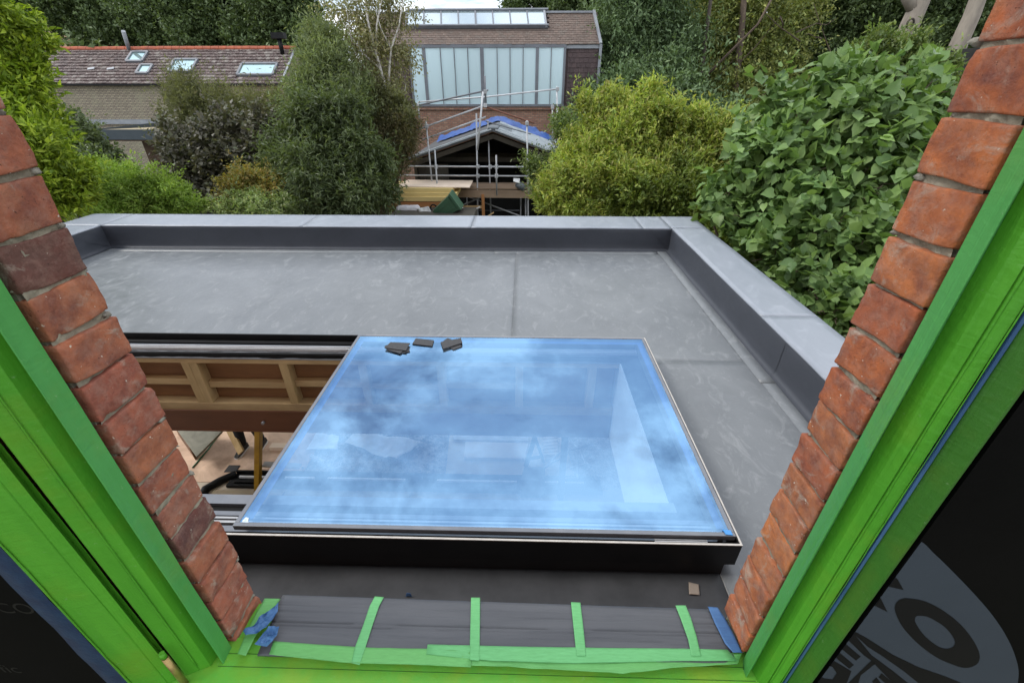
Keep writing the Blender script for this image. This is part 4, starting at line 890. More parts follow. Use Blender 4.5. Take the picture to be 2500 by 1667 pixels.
skin('trousers', [(W(0,0,.95), (.16,.13), None), (W(sA*.6,fA*.3,.84), .105, 0), (W(sA*.9,fA*.6+.05,.48), .08, 1), (W(sA,fA,.08), .062, 2), (W(sB*.6,fB*.3,.84), .105, 0), (W(sB*.9,fB*.6+.05,.48), .08, 4), (W(sB,fB,.08), .062, 5)], M['trousers'], pers)
skin('jacket', [(W(0,0,.98), (.17,.14), None), (W(0,.01,1.15), (.175,.13), 0), (W(0,.02,1.34), (.2,.135), 1), (W(0,.02,1.44), (.10,.09), 2), (W(.21,.02,1.40), .075, 2), (W(.28,.06,1.12), .06, 4), (W(.26,.25,1.01), .048, 5), (W(-.21,.02,1.40), .075, 2), (W(-.28,.06,1.12), .06, 7), (W(-.26,.25,1.01), .048, 8)], M['jacket'], pers)
skin('hair', [(W(0,.04,1.66), .085, None), (W(0,.06,1.75), (.075,.085), 0)], M['hair'], pers)
for s in (-1, 1): skin('eye', [(W(s*.032,.172,1.675), .011, None), (W(s*.032,.178,1.675), .009, 0)], M['eye'], body, 1)
skin('nose', [(W(0,.165,1.66), .012, None), (W(0,.195,1.635), .014, 0)], M['skin'], body, 1); skin('mouth', [(W(-.02,.168,1.60), .006, None), (W(.02,.168,1.60), .006, 0)], M['beam'], body, 1)
for t_, h__ in ((tA, hA), (tB, hB)):
    d = (t_-h__); d.z = 0; d = d.normalized(); L_ = .29; s_ = Vector((d.y, -d.x, 0)); vs = []; prof = [(-.02, .035, .10), (.03, .04, .105), (.09, .04, .10), (.15, .045, .075), (.21, .048, .055), (.255, .04, .045), (.275, .02, .03)]
    for zz, sc_ in ((.028, 1), (1, .8)):
        for f_, w_, hh in prof: vs.append(h__+d*f_+s_*w_*sc_+Vector((0,0,zz if zz < .1 else hh)))
        for f_, w_, hh in reversed(prof): vs.append(h__+d*f_-s_*w_*sc_+Vector((0,0,zz if zz < .1 else hh)))
    n = 14; sh = MB().add(vs, [tuple(range(n)), tuple(range(n, 2*n))]+[(i, (i+1) % n, n+(i+1) % n, n+i) for i in range(n)]).build('shoe', M['shoe'], pers, bevel=.008)
    MB().prism([h__+d*f_+s_*w_*1.12 for f_, w_, hh in prof]+[h__+d*f_-s_*w_*1.12 for f_, w_, hh in reversed(prof)], (0, 0, .027)).build('sole', M['sole'], sh)

# ------------------------------------------------------------------ left building: tiled roof, stock brick wall
def tiles(x0, x1, P0, P1, course, wid, th, mat, name, parent, skip=(), kind='stuff', wob=.02, rnd=None, lap=.35, jag=.012):
    """courses of tiles from eaves line P0=(y,z) to ridge P1; returns one object"""
    rnd = rnd or random.Random(3); ey, ez = P0; ry, rz = P1; sl = math.hypot(ry-ey, rz-ez); n = max(1, int(round(sl/course))); d = ((ry-ey)/sl, (rz-ez)/sl); nr = (-d[1], d[0])
    vs = []; fs = []; pieces = []
    for r in range(n):
        s0 = r*sl/n; s1 = (r+1+lap)*sl/n; off = (wid/2 if r % 2 else 0); x = x0-off
        while x < x1:
            xa_, xb_ = max(x+.004, x0), min(x+wid-.004, x1); x += wid
            if xb_-xa_ < .03: continue
            xm = (xa_+xb_)/2; sm = (s0+sl*(r+1)/n)/2
            if any(a <= xm <= b and c <= sm <= dd for a, b, c, dd in skip): continue
            j = rnd.uniform(-jag, jag); h0 = th+rnd.uniform(-.25, .5)*th*.6; h1 = .004
            q = []
            for xx in (xa_, xb_):
                for ss, hh in ((s0+j-.01, 0), (s0+j-.01, h0), (s1, h1)):
                    q.append((xx, ey+d[0]*ss+nr[0]*hh, ez+d[1]*ss+nr[1]*hh))
            qf = [(0,3,4,1),(1,4,5,2),(0,1,2),(3,5,4)]
            if kind == 'parts': pieces.append((q, qf))
            else: b0 = len(vs); vs += q; fs += [tuple(i+b0 for i in f) for f in qf]
    if kind == 'parts':
        for q, qf in pieces: MB().add(q, qf).build(name, mat, parent)
        return None
    o = MB().add(vs, fs).build(name, mat, parent); o['kind'] = 'stuff'; return o
lb = empty('brick_outbuilding', (-19, 28, GROUND), 'long yellow stock brick building under a mossy tiled roof with four rooflights', 'building')
EY, EZ, RY, RZ_ = 27.0, .04, 29.5, 1.70
MB().box((-29, 27.1, GROUND), (-13.0, 31.9, .0)).build('wall', M['stock_brick'], lb)
gb = MB().add([(-12.99, 27.1, -.1), (-12.99, RY, RZ_-.06), (-12.99, 31.9, -.1), (-13.2, 27.1, -.1), (-13.2, RY, RZ_-.06), (-13.2, 31.9, -.1)], [(0,2,1),(3,4,5),(0,1,4,3),(1,2,5,4)]); gb.build('gable_wall', M['stock_brick'], lb)
MB().add([(-29, EY, EZ-.03), (-12.96, EY, EZ-.03), (-12.96, RY, RZ_-.03), (-29, RY, RZ_-.03), (-29, 32, EZ-.03), (-12.96, 32, EZ-.03)], [(0,1,2,3),(3,2,5,4)]).build('roof_deck', M['tile_old'], lb)
SKY = [((i1(925,372)), (1040,372), (990,437), (888,434)), ((985,460), (1062,463), (1040,520), (960,517)), ((1225,424), (1380,424), (1335,507), (1173,503)), ((1690,450), (1928,455), (1905,535), (1660,525))]
sl_ = math.hypot(RY-EY, RZ_-EZ); dd_ = ((RY-EY)/sl_, (RZ_-EZ)/sl_); nn_ = Vector((0, -dd_[1], dd_[0]))
def on_roof(u, v):    # ray with the roof plane
    d = FW+RT*((u-1250)/FOC)-UP*((v-833.5)/FOC); P0 = Vector((0, EY, EZ)); s = P0.dot(nn_)/d.dot(nn_); return d*s
skips = []
vel = []
for q in (((925,372),(1040,372),(990,437),(888,434)), ((985,460),(1062,463),(1040,520),(960,517)), ((1225,424),(1380,424),(1335,507),(1173,503)), ((1690,450),(1928,455),(1905,535),(1660,525))):
    P = [on_roof(*i1(*c)) for c in q]; xs = [p_.x for p_ in P]; x0 = (P[0].x+P[3].x)/2; x1 = (P[1].x+P[2].x)/2; s = [(p_.y-EY)/dd_[0] for p_ in P]; s0 = (s[2]+s[3])/2; s1 = (s[0]+s[1])/2
    vel.append((x0, x1, s0, s1)); skips.append((x0-.02, x1+.02, s0-.02, s1+.02))
tiles(-29, -12.98, (EY-.08, EZ-.05), (RY, RZ_), .25, .24, .06, M['tile_old'], 'roof_tiles', lb, skips)
def rp(x, s, h): return Vector((x, EY+dd_[0]*s, EZ+dd_[1]*s))+nn_*h
for x0, x1, s0, s1 in vel:
    w_ = .07
    for a, b in (((x0, s0), (x1, s0)), ((x0, s1), (x1, s1)), ((x0, s0), (x0, s1)), ((x1, s0), (x1, s1))):
        MB().beam(rp(*a, .06), rp(*b, .06), .11, .12, tuple(nn_)).build('rooflight_frame', M['lead'], lb)
    MB().add([rp(x0, s0, .07), rp(x1, s0, .07), rp(x1, s1, .07), rp(x0, s1, .07)], [(0,1,2,3)]).build('rooflight_pane', M['velux'], lb)
xx = -29
rr_ = random.Random(2)
while xx < -13.0:
    MB().tube([(xx+.01, RY, RZ_+.02+rr_.uniform(-.01, .01)), (min(xx+.44, -12.97), RY, RZ_+.02+rr_.uniform(-.01, .01))], .12, 8).build('ridge_tile', M['ridge_tile'], lb); xx += .45
MB().beam((-29, EY-.12, EZ-.06), (-12.95, EY-.12, EZ-.10), .10, .08).build('gutter', M['black_metal'], lb)
MB().beam((-12.95, EY-.1, EZ+.02), (-12.95, RY, RZ_+.06), .10, .05).build('verge_strip', M['lead_light'], lb)
a, b = on_roof(*i1(900, 352)), at(*i1(858, 218), y=29.0); tube_smooth(MB().tube([a, b], .10, 8).build('flue_pipe', M['lead_light'], lb))
a = on_roof(*i1(1968, 380)); tube_smooth(MB().tube([a, a+Vector((0,0,.75))], .12, 8).build('chimney_pipe', M['black_metal'], lb)); MB().box(a+Vector((-.35,-.2,.72)), a+Vector((.35,.2,1.0))).build('chimney_cowl', M['black_metal'], lb)
for q in ((640,490), (775,490)):
    a = on_roof(*i1(*q)); MB().beam(a+nn_*.07-Vector((.18,0,0)), a+nn_*.07+Vector((.18,.05,.04)), .16, .03, tuple(nn_)).build('loose_tile', M['lead_light'], lb)
MB().box((-29, 26.98, -1.95), (-13.5, 27.098, -1.72)).build('lead_flashing', M['lead_light'], lb)
# annex with flat sandy roof
an = empty('garden_annex', (-15, 20, GROUND), 'low timber annex with blue grey fascia and sandy flat roof', 'building')
MB().add([(-17.2, 19, -1.58), (-10.5, 19, -1.62), (-10.5, 26.9, -1.93), (-17.2, 26.9, -1.93)], [(0,1,2,3)]).build('roof', M['sandy'], an)
MB().box((-17.25, 18.95, -1.93), (-10.45, 18.995, -1.56)).build('fascia', M['fascia'], an); MB().box((-17.25, 18.996, -1.93), (-17.205, 26.9, -1.56)).build('fascia', M['fascia'], an)
MB().box((-17.2, 19.0, -1.99), (-10.5, 26.9, -1.94)).build('soffit', M['cedar'], an)
MB().box((-16.2, 20.0, GROUND), (-14.3, 26.9, -1.991)).build('wall', M['cedar'], an); MB().box((-14.299, 20.1, GROUND), (-11, 20.15, -1.991)).build('glazed_door', M['black_glass'], an)
for x in (-14.3, -13.2, -12.1): MB().box((x, 20.0, GROUND), (x+.09, 20.099, -1.992)).build('door_frame', M['fascia'], an)

# cream house glimpsed behind the far left trees
ch = empty('cream_house', (-38, 46, GROUND), 'cream rendered house glimpsed through the far left trees', 'house')
pa, pb = at(70, 130, y=46), at(150, 30, y=46); MB().box((pa.x-1, 46, GROUND), (pb.x, 52, pb.z)).build('wall', M['cream'], ch)
MB().add([(pa.x-1.4, 45.6, pb.z), (pb.x+.4, 45.6, pb.z), (pb.x+.4, 49, pb.z+2), (pa.x-1.4, 49, pb.z+2), (pb.x+.4, 52.4, pb.z), (pa.x-1.4, 52.4, pb.z)], [(0,1,2,3),(3,2,4,5),(1,4,2),(0,3,5)]).build('roof', M['tile_old'], ch)

# ------------------------------------------------------------------ studio with glazed mansard
st = empty('studio_building', (-1.5, 26, GROUND), 'tall studio with frosted glazed wall, tiled mansard roof and brick base', 'building')
SX0, SX1 = -7.4, 3.42
MB().box((SX0, 24.12, GROUND), (SX1-.15, 30, -.98)).build('brick_base', M['red_wall'], st)
MB().box((SX0, 24.0, -1.10), (SX1-.02, 24.115, -.96)).build('brick_ledge', M['red_wall'], st)
MB().add([(SX0, 24.1, -.979), (SX1-.05, 24.1, -.979), (SX1-.05, 24.1, 1.5), (SX1-.3, 25.5, 2.75), (SX0, 25.5, 2.75), (SX0, 24.1, 1.5), (SX0, 29, -.979), (SX1-.05, 29, -.979), (SX1-.3, 29, 2.75), (SX0, 29, 2.75)],
         [(0,1,2,5),(5,2,3,4),(1,7,8,3,2),(4,3,8,9),(0,5,4,9,6),(6,7,8,9)]).build('carcass', M['tile_hung'], st)
gl0, gl1 = at(*i2(870, 335), y=23.97), at(*i2(1925, 715), y=23.97)
GLX0, GLX1, GLZ0, GLZ1 = -5.35, 1.80, -.86, 1.40
tiles(GLX1+.16, SX1-.06, (24.06, -.95), (24.085, 1.42), .197, .21, .03, M['tile_hung'], 'hung_tile', st, kind='parts', jag=.004)
tiles(SX0, GLX0-.14, (24.06, -.95), (24.085, 1.42), .197, .21, .03, M['tile_hung'], 'hung_tiles', st)
MB().box((GLX1+.05, 24.0, 1.36), (SX1-.06, 24.06, 1.50)).build('top_flashing', M['lead_light'], st)
# roof slope, ridge and verge
E0, E1 = (23.95, 1.52), (25.5, 2.82)
sk0, sk1 = -5.45, .95
tiles(SX0, SX1-.08, E0, E1, .145, .2, .022, M['tile_studio'], 'roof_tiles', st, [(sk0, sk1+.1, .95, 3)])
MB().beam((SX1-.03, 23.93, 1.53), (SX1-.28+.03, 25.5, 2.9), .12, .10).build('verge_trim', M['lead_light'], st)
MB().box((SX1-.07, 23.93, -1.05), (SX1+.05, 24.12, 1.52)).build('downpipe', M['lead_light'], st)
MB().beam((SX0, 25.5, 2.86), (SX1-.3, 25.5, 2.86), .18, .08).build('ridge_capping', M['lead_light'], st)
sl2 = math.hypot(E1[0]-E0[0], E1[1]-E0[1]); d2 = ((E1[0]-E0[0])/sl2, (E1[1]-E0[1])/sl2); n2v = Vector((0, -d2[1], d2[0]))
def sp_(x, s, h=0): return Vector((x, E0[0]+d2[0]*s, E0[1]+d2[1]*s))+n2v*h
s_a, s_b = 1.0, sl2+.02
for k in range(8):
    xa_ = sk0+(sk1-sk0)*k/8+.02; xb_ = sk0+(sk1-sk0)*(k+1)/8-.02
    MB().add([sp_(xa_, s_a, .12), sp_(xb_, s_a, .12), sp_(xb_-.1, s_b, .12), sp_(xa_-.1, s_b, .12)], [(0,1,2,3)]).build('rooflight_pane', M['rooflight_glass'], st)
for k in range(9):
    x_ = sk0+(sk1-sk0)*k/8; MB().beam(sp_(x_, s_a-.05, .13), sp_(x_-.1, s_b+.03, .13), .06 if k % 4 else .09, .07, tuple(n2v)).build('glazing_bar', M['lead_light'] if k == 8 else M['lead'], st)
for s in (s_a, s_b): MB().beam(sp_(sk0-.05, s, .12), sp_(sk1+.1, s, .12), .08, .16, tuple(n2v)).build('rooflight_rail', M['lead'], st)
# glazed wall
xs = [at(*i2(x, 500), y=23.97).x for x in (865, 965, 1078, 1172, 1265, 1362, 1466, 1555, 1645, 1742, 1838, 1930)]
thick = {0: .09, 1: .14, 5: .16, 9: .14, 11: .10}
for k in range(len(xs)-1):
    MB().box((xs[k]+thick.get(k, .03)/2, 24.0, GLZ0), (xs[k+1]-thick.get(k+1, .03)/2, 24.03, GLZ1)).build('glass_panel', M['frost'], st)
for k, x in enumerate(xs): MB().box((x-thick.get(k, .03)/2, 23.95, GLZ0), (x+thick.get(k, .03)/2, 24.04, GLZ1)).build('mullion', M['lead'], st)
MB().box((xs[0]-.1, 23.94, GLZ1+.001), (xs[-1]+.06, 24.05, GLZ1+.14)).build('head_flashing', M['lead'], st)
MB().box((xs[0]-.1, 23.94, GLZ0-.10), (xs[-1]+.06, 24.05, GLZ0-.001)).build('sill_rail', M['lead'], st)

# ------------------------------------------------------------------ open gabled shed under scaffolding
sh = empty('gabled_shed', (-1, 18, GROUND), 'dark open fronted shed with shallow gabled roof being re-covered', 'shed')
FY, BY, RX, RZs, LX, RXe, EZs = 15.0, 20.8, -.97, -1.23, -3.22, 1.08, -1.94
def shp(x, y, side_):   # point on roof surface
    t = (x-RX)/((RXe if side_ > 0 else LX)-RX); return Vector((x, y, RZs+(EZs-RZs)*t))
for s_, xe in ((1, RXe+.25), (-1, LX-.55)):
    a, b, c, d = shp(RX, FY, s_), shp(xe, FY, s_), shp(xe, BY, s_), shp(RX, BY, s_)
    MB().prism([a, b, c, d], (0, 0, -.05)).build('roof_slope', M['slate_sheet'] if s_ > 0 else M['felt'], sh)
    MB().prism([p_+Vector((0, .05, -.055)) for p_ in (a, b, c, d)], (0, 0, -.025)).build('roof_boarding', M['ply_dark'], sh)
    MB().prism([p_+Vector((0, .1, -.12)) for p_ in (a, b)]+[b+Vector((0, .14, -.27)), a+Vector((0, .14, -.27))], (0, .04, 0)).build('bargeboard', M['shed_board'], sh)
for k in range(13):
    y = FY+.12+k*.29 if k else FY+.03
    xe = RXe+.22
    MB().beam(shp(RX+.55 if 2 < k < 9 else RX+.08, y, 1)+Vector((0,0,.03)), shp(xe, y, 1)+Vector((0,0,.03)), .13, .045).build('roof_batten', M['zinc'], sh)
for k in range(3): MB().beam(shp(RX-.05, FY+.04+k*.14, -1)+Vector((0,0,.03)), shp(LX-.5, FY+.04+k*.14, -1)+Vector((0,0,.03)), .09, .04).build('roof_batten', M['zinc'], sh)
MB().box((RX-.16, FY, RZs+.001), (RX+.16, FY+1.1, RZs+.05)).build('ridge_cap', M['slate_sheet'], sh)
MB().prism([(LX-.3, 17.6, GROUND), (RXe+.09, 17.6, GROUND), (RXe+.09, 17.6, -2.12), (RX, 17.6, RZs-.2), (LX-.3, 17.6, -2.12)], (0, .1, 0)).build('back_wall', M['dark_inside'], sh)  # near-black gable sheet stands in for the shade inside the open shed
MB().box((LX-.40, FY+.35, GROUND), (LX-.32, 20.5, -2.15)).build('side_wall', M['shed_board'], sh); MB().box((RXe+.10, FY+.35, GROUND), (RXe+.18, 20.5, -2.15)).build('side_wall', M['shed_board'], sh)
for x in (-3.5, -3.3, -3.1, -2.9, -2.7): MB().box((x, FY+.45, GROUND), (x+.19, FY+.48, -2.3)).build('wall_board', M['shed_board'], sh)
MB().beam((RX, FY+.2, RZs-.16), (RX, 20.6, RZs-.16), .1, .2).build('ridge_beam', M['shed_board'], sh)
for y in (16.2, 17.2): MB().beam((LX-.3, y, -2.25), (RXe+.1, y, -2.25), .1, .15).build('tie_beam', M['shed_board'], sh)
# blue tarpaulin bundled over the rear half
def ridge_tarp():
    n, m = 60, 8; vs = []
    for i in range(n+1):
        x = -3.35+(1.05+3.35)*i/n; s_ = 1 if x > RX else -1
        for k in range(m+1):
            y = 18.2+1.5*k/m-.0*x+.25*mnoise.noise(Vector((x*2, k*.3, 1)))
            p_ = shp(x, y, s_); p_.z += .05+.16*math.sin(math.pi*k/m)*(.7+.8*mnoise.noise(Vector((x*3.5, k*.6, 3))))+.04*mnoise.noise(Vector((x*12, k*2., 7))); vs.append(p_)
    return MB().add(vs, [(i*(m+1)+k, i*(m+1)+k+1, (i+1)*(m+1)+k+1, (i+1)*(m+1)+k) for i in range(n) for k in range(m)])
tag(ridge_tarp().build('blue_tarpaulin', M['tarp'], smooth=True), 'crumpled blue tarpaulin draped over the rear of the shed roof', 'tarpaulin')

sf = empty('scaffolding', (-1.5, 14.6, GROUND), 'galvanised tube scaffolding with guard rails and plank deck before the shed', 'scaffolding')
def pole(pts, y, m='galv', r=.024, down=False):
    ys = y if isinstance(y, (list, tuple)) else [y]*len(pts)
    P = [at(*i2(*p_), y=yy) for p_, yy in zip(pts, ys)]
    if down: P.append(Vector((P[-1].x, P[-1].y, GROUND)))
    tube_smooth(MB().tube(P, r, 8).build('scaffold_tube', M[m], sf)); return P
pole([(968,845),(1010,1260)], 14.6, down=True); pole([(1030,1045),(1045,1260)], 14.2, down=True)
pole([(1378,530),(1388,740)], 15.2, 'lead'); pole([(1366,640),(1328,1045)], 14.3, r=.028); pole([(1320,790),(1330,1500)], 14.5, down=True)
pole([(1400,840),(1415,1290)], 15.3, down=True); pole([(1458,1080),(1462,1360)], 14.15); pole([(1672,840),(1680,1500)], 14.5, down=True); pole([(1685,1100),(1684,1350)], 14.2)
pole([(1850,740),(1850,1010)], 16.6); pole([(1880,605),(1887,1020)], 16.4); pole([(915,712),(922,830)], 17)
pole([(1930,800),(1932,960),(1925,1200)], 16, r=.05); pole([(1850,840),(1940,960)], 16.2); pole([(1850,880),(1895,980)], 16.2, 'rust', .018)
pole([(845,1158),(1900,1164)], 14.5); pole([(780,1220),(1900,1229)], 14.5); pole([(770,1220),(772,1260)], 14.5)
pole([(915,712),(1400,675),(1895,620)], [17.0, 16.7, 16.4]); pole([(880,742),(1400,630)], [17.2, 15.2], 'lead')
pole([(880,915),(1392,730)], [14.5, 15.2]); pole([(945,975),(1385,815)], [14.6, 15.2]); pole([(1385,745),(1725,860)], [15.2, 14.9], 'rust'); pole([(1385,845),(1700,935)], [15.2, 15.6], 'lead', .018)
pole([(1100,1360),(1800,1366)], 14.5); pole([(1200,1440),(1380,1360)], 14.9); pole([(1268,1370),(1640,1510)], 14.9); pole([(1628,1368),(1628,1510)], 15.3, down=True); pole([(1662,1368),(1662,1510)], 15.2, down=True); pole([(1255,1368),(1255,1450)], 15.3); pole([(1280,1465),(1620,1465)], 15.6, 'lead')
for (x, y_), yy in (((1382,640),15.2),((1382,735),15.2),((972,880),14.6),((1330,1160),14.45),((1330,1225),14.45),((1680,1162),14.45),((1680,1228),14.45),((1415,1162),14.5),((1460,1162),14.3),((1040,1162),14.3),((1460,1225),14.3),((1672,860),14.5),((1850,745),16.6),((1885,622),16.4)):
    c = at(*i2(x, y_), y=yy-.03); MB().box(c-Vector((.05,.04,.055)), c+Vector((.05,.04,.055))).build('coupler', M['galv'], sf, bevel=.01)
c0, c1 = at(*i2(1180, 1310), y=14.45), at(*i2(1830, 1318), y=14.45)
zt_ = c0.z
for k in range(4): MB().box((c0.x, 14.46+k*.235, zt_-.04), (c1.x, 14.46+k*.235+.225, zt_)).build('deck_board', M['scaf_board'], sf)
MB().beam((c0.x-.1, 14.42, zt_-.16), (c1.x, 14.42, zt_-.18), .04, .23).build('toe_board', M['scaf_board'], sf)
a, b = at(*i2(1365, 1352), y=14.40), at(*i2(1365, 1510), y=14.40); MB().beam(a, (a.x, a.y, GROUND), .09, .09).build('timber_post', M['ply_orange'], sf)
a, b = at(*i2(1228, 1440), y=14.40), at(*i2(1358, 1441), y=14.40); MB().beam(a, b, .05, .08).build('timber_rail', M['timber'], sf)

# stack of sheets beside the scaffold
def slab(name, q, y0, dep, m, label, cat='board', group=None):
    """q = image corners of the front face: left-top, right-top, right-bottom, left-bottom"""
    P = [at(*i2(*c), y=y0) for c in q]; zt, zb = (P[0].z+P[1].z)/2, (P[2].z+P[3].z)/2
    o = MB().box(((P[0].x+P[3].x)/2, y0, zb), ((P[1].x+P[2].x)/2, y0+dep, zt)).build(name, M[m], bevel=.006); return tag(o, label, cat, group), P
GI = 'yellow insulation boards in the stack'
o, Pd = slab('insulation_board', [(683,1312),(1158,1312),(1158,1341),(683,1341)], 13.6, 1.1, 'insul', 'uppermost yellow insulation board in the stack, pushed left', 'board', GI)
o, _ = slab('insulation_board', [(715,1343),(1185,1343),(1185,1369),(715,1369)], 13.55, 1.1, 'insul', 'second yellow insulation board from the top, sticking out right', 'board', GI)
o, _ = slab('insulation_board', [(688,1371),(1128,1371),(1128,1403),(688,1403)], 13.5, 1.1, 'insul', 'lowest yellow insulation board, resting on orange plywood', 'board', GI)
o, _ = slab('plywood_stack', [(692,1408),(1118,1408),(1118,1447),(692,1447)], 13.5, 1.15, 'ply_orange', 'orange brown plywood under the yellow insulation boards')
P = [at(*i2(*c), z=Pd[0].z+.03) for c in ((752,1298),(845,1252),(1297,1256),(1272,1304))]
tag(MB().prism(P, (0, 0, -.02)).build('plywood_sheet', M['osb_pale']), 'pale plywood sheet lying on top of the yellow boards', 'board')
pb_ = at(*i2(730, 1450), y=13.55); pc_ = at(*i2(1110, 1450), y=13.55)
tag(MB().box((pb_.x, 13.55, GROUND), (pc_.x, 14.6, pb_.z)).build('timber_crate', M['ply_dark'], bevel=.01), 'brown timber crate carrying the stack of boards', 'crate')
zb_ = at(900, 517, y=12.9).z
tag(MB().box((at(960, 515, y=12.9).x, 12.5, GROUND), (at(1160, 515, y=12.9).x, 13.5, zb_)).build('skip', M['shed_board'], bevel=.01), 'grey skip behind the roof edge, heaped with waste', 'skip')
a, b = at(*i2(768, 1462), y=13.2), at(*i2(925, 1460), y=13.2); n_ = 14
o = MB().tube([a.lerp(b, k/n_)+Vector((0,0,.015*mnoise.noise(Vector((k*.9,0,0))))) for k in range(n_+1)], [.14+.02*mnoise.noise(Vector((k*.7, 3, 0)))-(.05 if k in (0, n_) else 0) for k in range(n_+1)], 12).build('white_roll', M['white_bag']); tube_smooth(o)
tag(o, 'rolled white sheeting lying below the boards, left of the bin', 'roll')
tag(sheet('crumpled_bag', at(*i2(955,1515), y=12.9), at(*i2(1025,1510), y=12.9), at(*i2(985,1435), y=13.0), at(*i2(905,1455), y=13.0), 14, 12, .09, M['white_sheet'], None, .006, fs=3.5), 'crumpled white sack propped against the green bin', 'bag')
c = at(*i2(1022, 1448), y=13.1); k_ = [c+Vector((.09*math.cos(t*math.pi/8), 0, .09*math.sin(t*math.pi/8)))+Vector((0, .01, 0)) for t in range(17)]
tag(tube_smooth(MB().tube(k_, .022, 6).build('black_coil', M['black_metal'])), 'small black coil beside the green bin', 'coil')
# tipped wheelie bin
bn = empty('wheelie_bin', at(1060, 525, y=12.9), 'green wheelie bin tipped over on the waste heap', 'bin')
bp = Vector(bn.location)
ax = (at(*i2(1180, 1395), y=13.0)-at(*i2(1045, 1495), y=13.0)); Lb = max(ax.length, .6); ax.normalize(); up_ = Vector((0, 1, 0)).cross(ax).normalized()
if up_.z < 0: up_ = -up_
yy_ = Vector((0, -1, 0)); base = at(*i2(1045, 1492), y=13.0)
def bxp(t, w, h, sy_): return base+ax*t+yy_*(w*sy_)+up_*h
vs = []
for t, w, h in ((0, .17, .30), (.1, .19, .34), (Lb*.9, .25, .46), (Lb*.93, .28, .50), (Lb*.97, .28, .50)):
    vs += [bxp(t, w, -h/2, -1), bxp(t, w, -h/2, 1), bxp(t, w, h/2, 1), bxp(t, w, h/2, -1)]
b = MB().add(vs, [(0,1,2,3), (16,19,18,17)]+[(r*4+k, r*4+(k+1) % 4, (r+1)*4+(k+1) % 4, (r+1)*4+k) for r in range(4) for k in range(4)]); b.build('bin_body', M['bin_green'], bn, bevel=.012)
vs = [bxp(Lb*.975, .30, -.27, -1), bxp(Lb*.975, .30, -.27, 1), bxp(Lb*.975, .30, .27, 1), bxp(Lb*.975, .30, .27, -1)]
MB().prism(vs, ax*.045).build('lid', M['bin_green'], bn, bevel=.01)
for k in (-.08, .08): MB().beam(bxp(.12, .215, k, 1), bxp(Lb*.85, .262, k*1.3, 1), .02, .03).build('rib', M['bin_green'], bn)
for s_ in (-1, 1): tube_smooth(MB().tube([bxp(.03, .20, -.18, s_), bxp(.03, .24, -.18, s_)], .09, 14).build('wheel', M['black_metal'], bn))
for k, (q0, q1) in enumerate((((1200,1435),(1310,1500)), ((1210,1465),(1290,1470)), ((1230,1500),(1345,1440)), ((1395,1510),(1440,1480)))):
    a, b = at(*i2(*q0), y=13.4), at(*i2(*q1), y=13.4)
    tag(MB().beam(a, b, .05, .03).build('timber_scrap', M['timber'] if k % 2 else M['white_sheet']), ['upper slanting timber scrap right of the bin','short level offcut right of the bin','white strip leaning up towards the timber post','pale scrap lying right of the timber post'][k], 'scrap', 'scraps right of the green bin')
c = at(*i2(1600, 1280), y=14.5); d = at(*i2(1655, 1312), y=14.4)
tb_ = MB().tube([c, c.lerp(d, .3), d], [.09, .115, .11], 12).build('lamp_bucket', M['slate_sheet']); tube_smooth(tb_); tag(tb_, 'grey tub lying on the scaffold deck with a white rag', 'tub')
tag(sheet('white_rag', c+Vector((-.1,-.12,.08)), c+Vector((.1,-.14,.05)), c+Vector((.1,.05,.14)), c+Vector((-.1,.05,.16)), 8, 8, .03, M['white_sheet'], None, .004, fs=6), 'white rag over the grey tub on the deck', 'rag')
P = [at(*i2(x, y), y=15.6) for x, y in ((1905,1040),(1925,1045),(1925,1110),(1915,1165),(1925,1180),(1900,1230),(1882,1225),(1885,1150),(1890,1080))]
tag(MB().prism(P, (0, .12, 0)).build('orange_netting', M['orange']), 'strip of bright orange netting at the right end of the scaffolding', 'netting')
# fence running back beside the dark tree
fe = empty('garden_fence', (-4.3, 12, GROUND), 'weathered close board garden fence running back beside the dark tree', 'fence')
fa, fb = at(*i2(400, 1495), y=10.5), at(*i2(690, 1355), y=15.5)
n_ = 34
for k in range(n_):
    a = fa.lerp(fb, k/n_); b = fa.lerp(fb, (k+.93)/n_); zt_k = a.z+.02*mnoise.noise(Vector((k, 0, 0)))
    MB().prism([(a.x, a.y, GROUND), (b.x, b.y, GROUND), (b.x, b.y, zt_k), (a.x, a.y, zt_k)], (.02, 0, 0)).build('fence_board', M['fence_wood'], fe)

# ------------------------------------------------------------------ foliage
def rot_from(axis, nrm):
    y = axis/np.linalg.norm(axis, axis=1, keepdims=True); z = nrm-(nrm*y).sum(1, keepdims=True)*y; z /= np.linalg.norm(z, axis=1, keepdims=True)+1e-9
    x = np.cross(y, z); return np.stack([x, y, z], 2)
T_LEAF = (np.array([(0,0,0), (-.5,.42,.10), (0,1,-.06), (.5,.42,.10)]), [(0,1,2), (0,2,3)])
T_OVAL = (np.array([(0,0,0), (-.42,.22,.07), (-.40,.62,.06), (0,1,-.10), (.40,.62,.06), (.42,.22,.07), (0,.4,-.03)]), [(0,1,6), (1,2,6), (2,3,6), (3,4,6), (4,5,6), (5,0,6)])
T_HEART = (np.array([(0,0,0), (-.30,-.10,.03), (-.56,.15,.07), (-.48,.50,.04), (-.2,.8,-.04), (0,1.05,-.14), (.2,.8,-.04), (.48,.50,.04), (.56,.15,.07), (.30,-.10,.03), (0,.42,-.06)]),
           [(0,1,10), (1,2,10), (2,3,10), (3,4,10), (4,5,10), (5,6,10), (6,7,10), (7,8,10), (8,9,10), (9,0,10)])
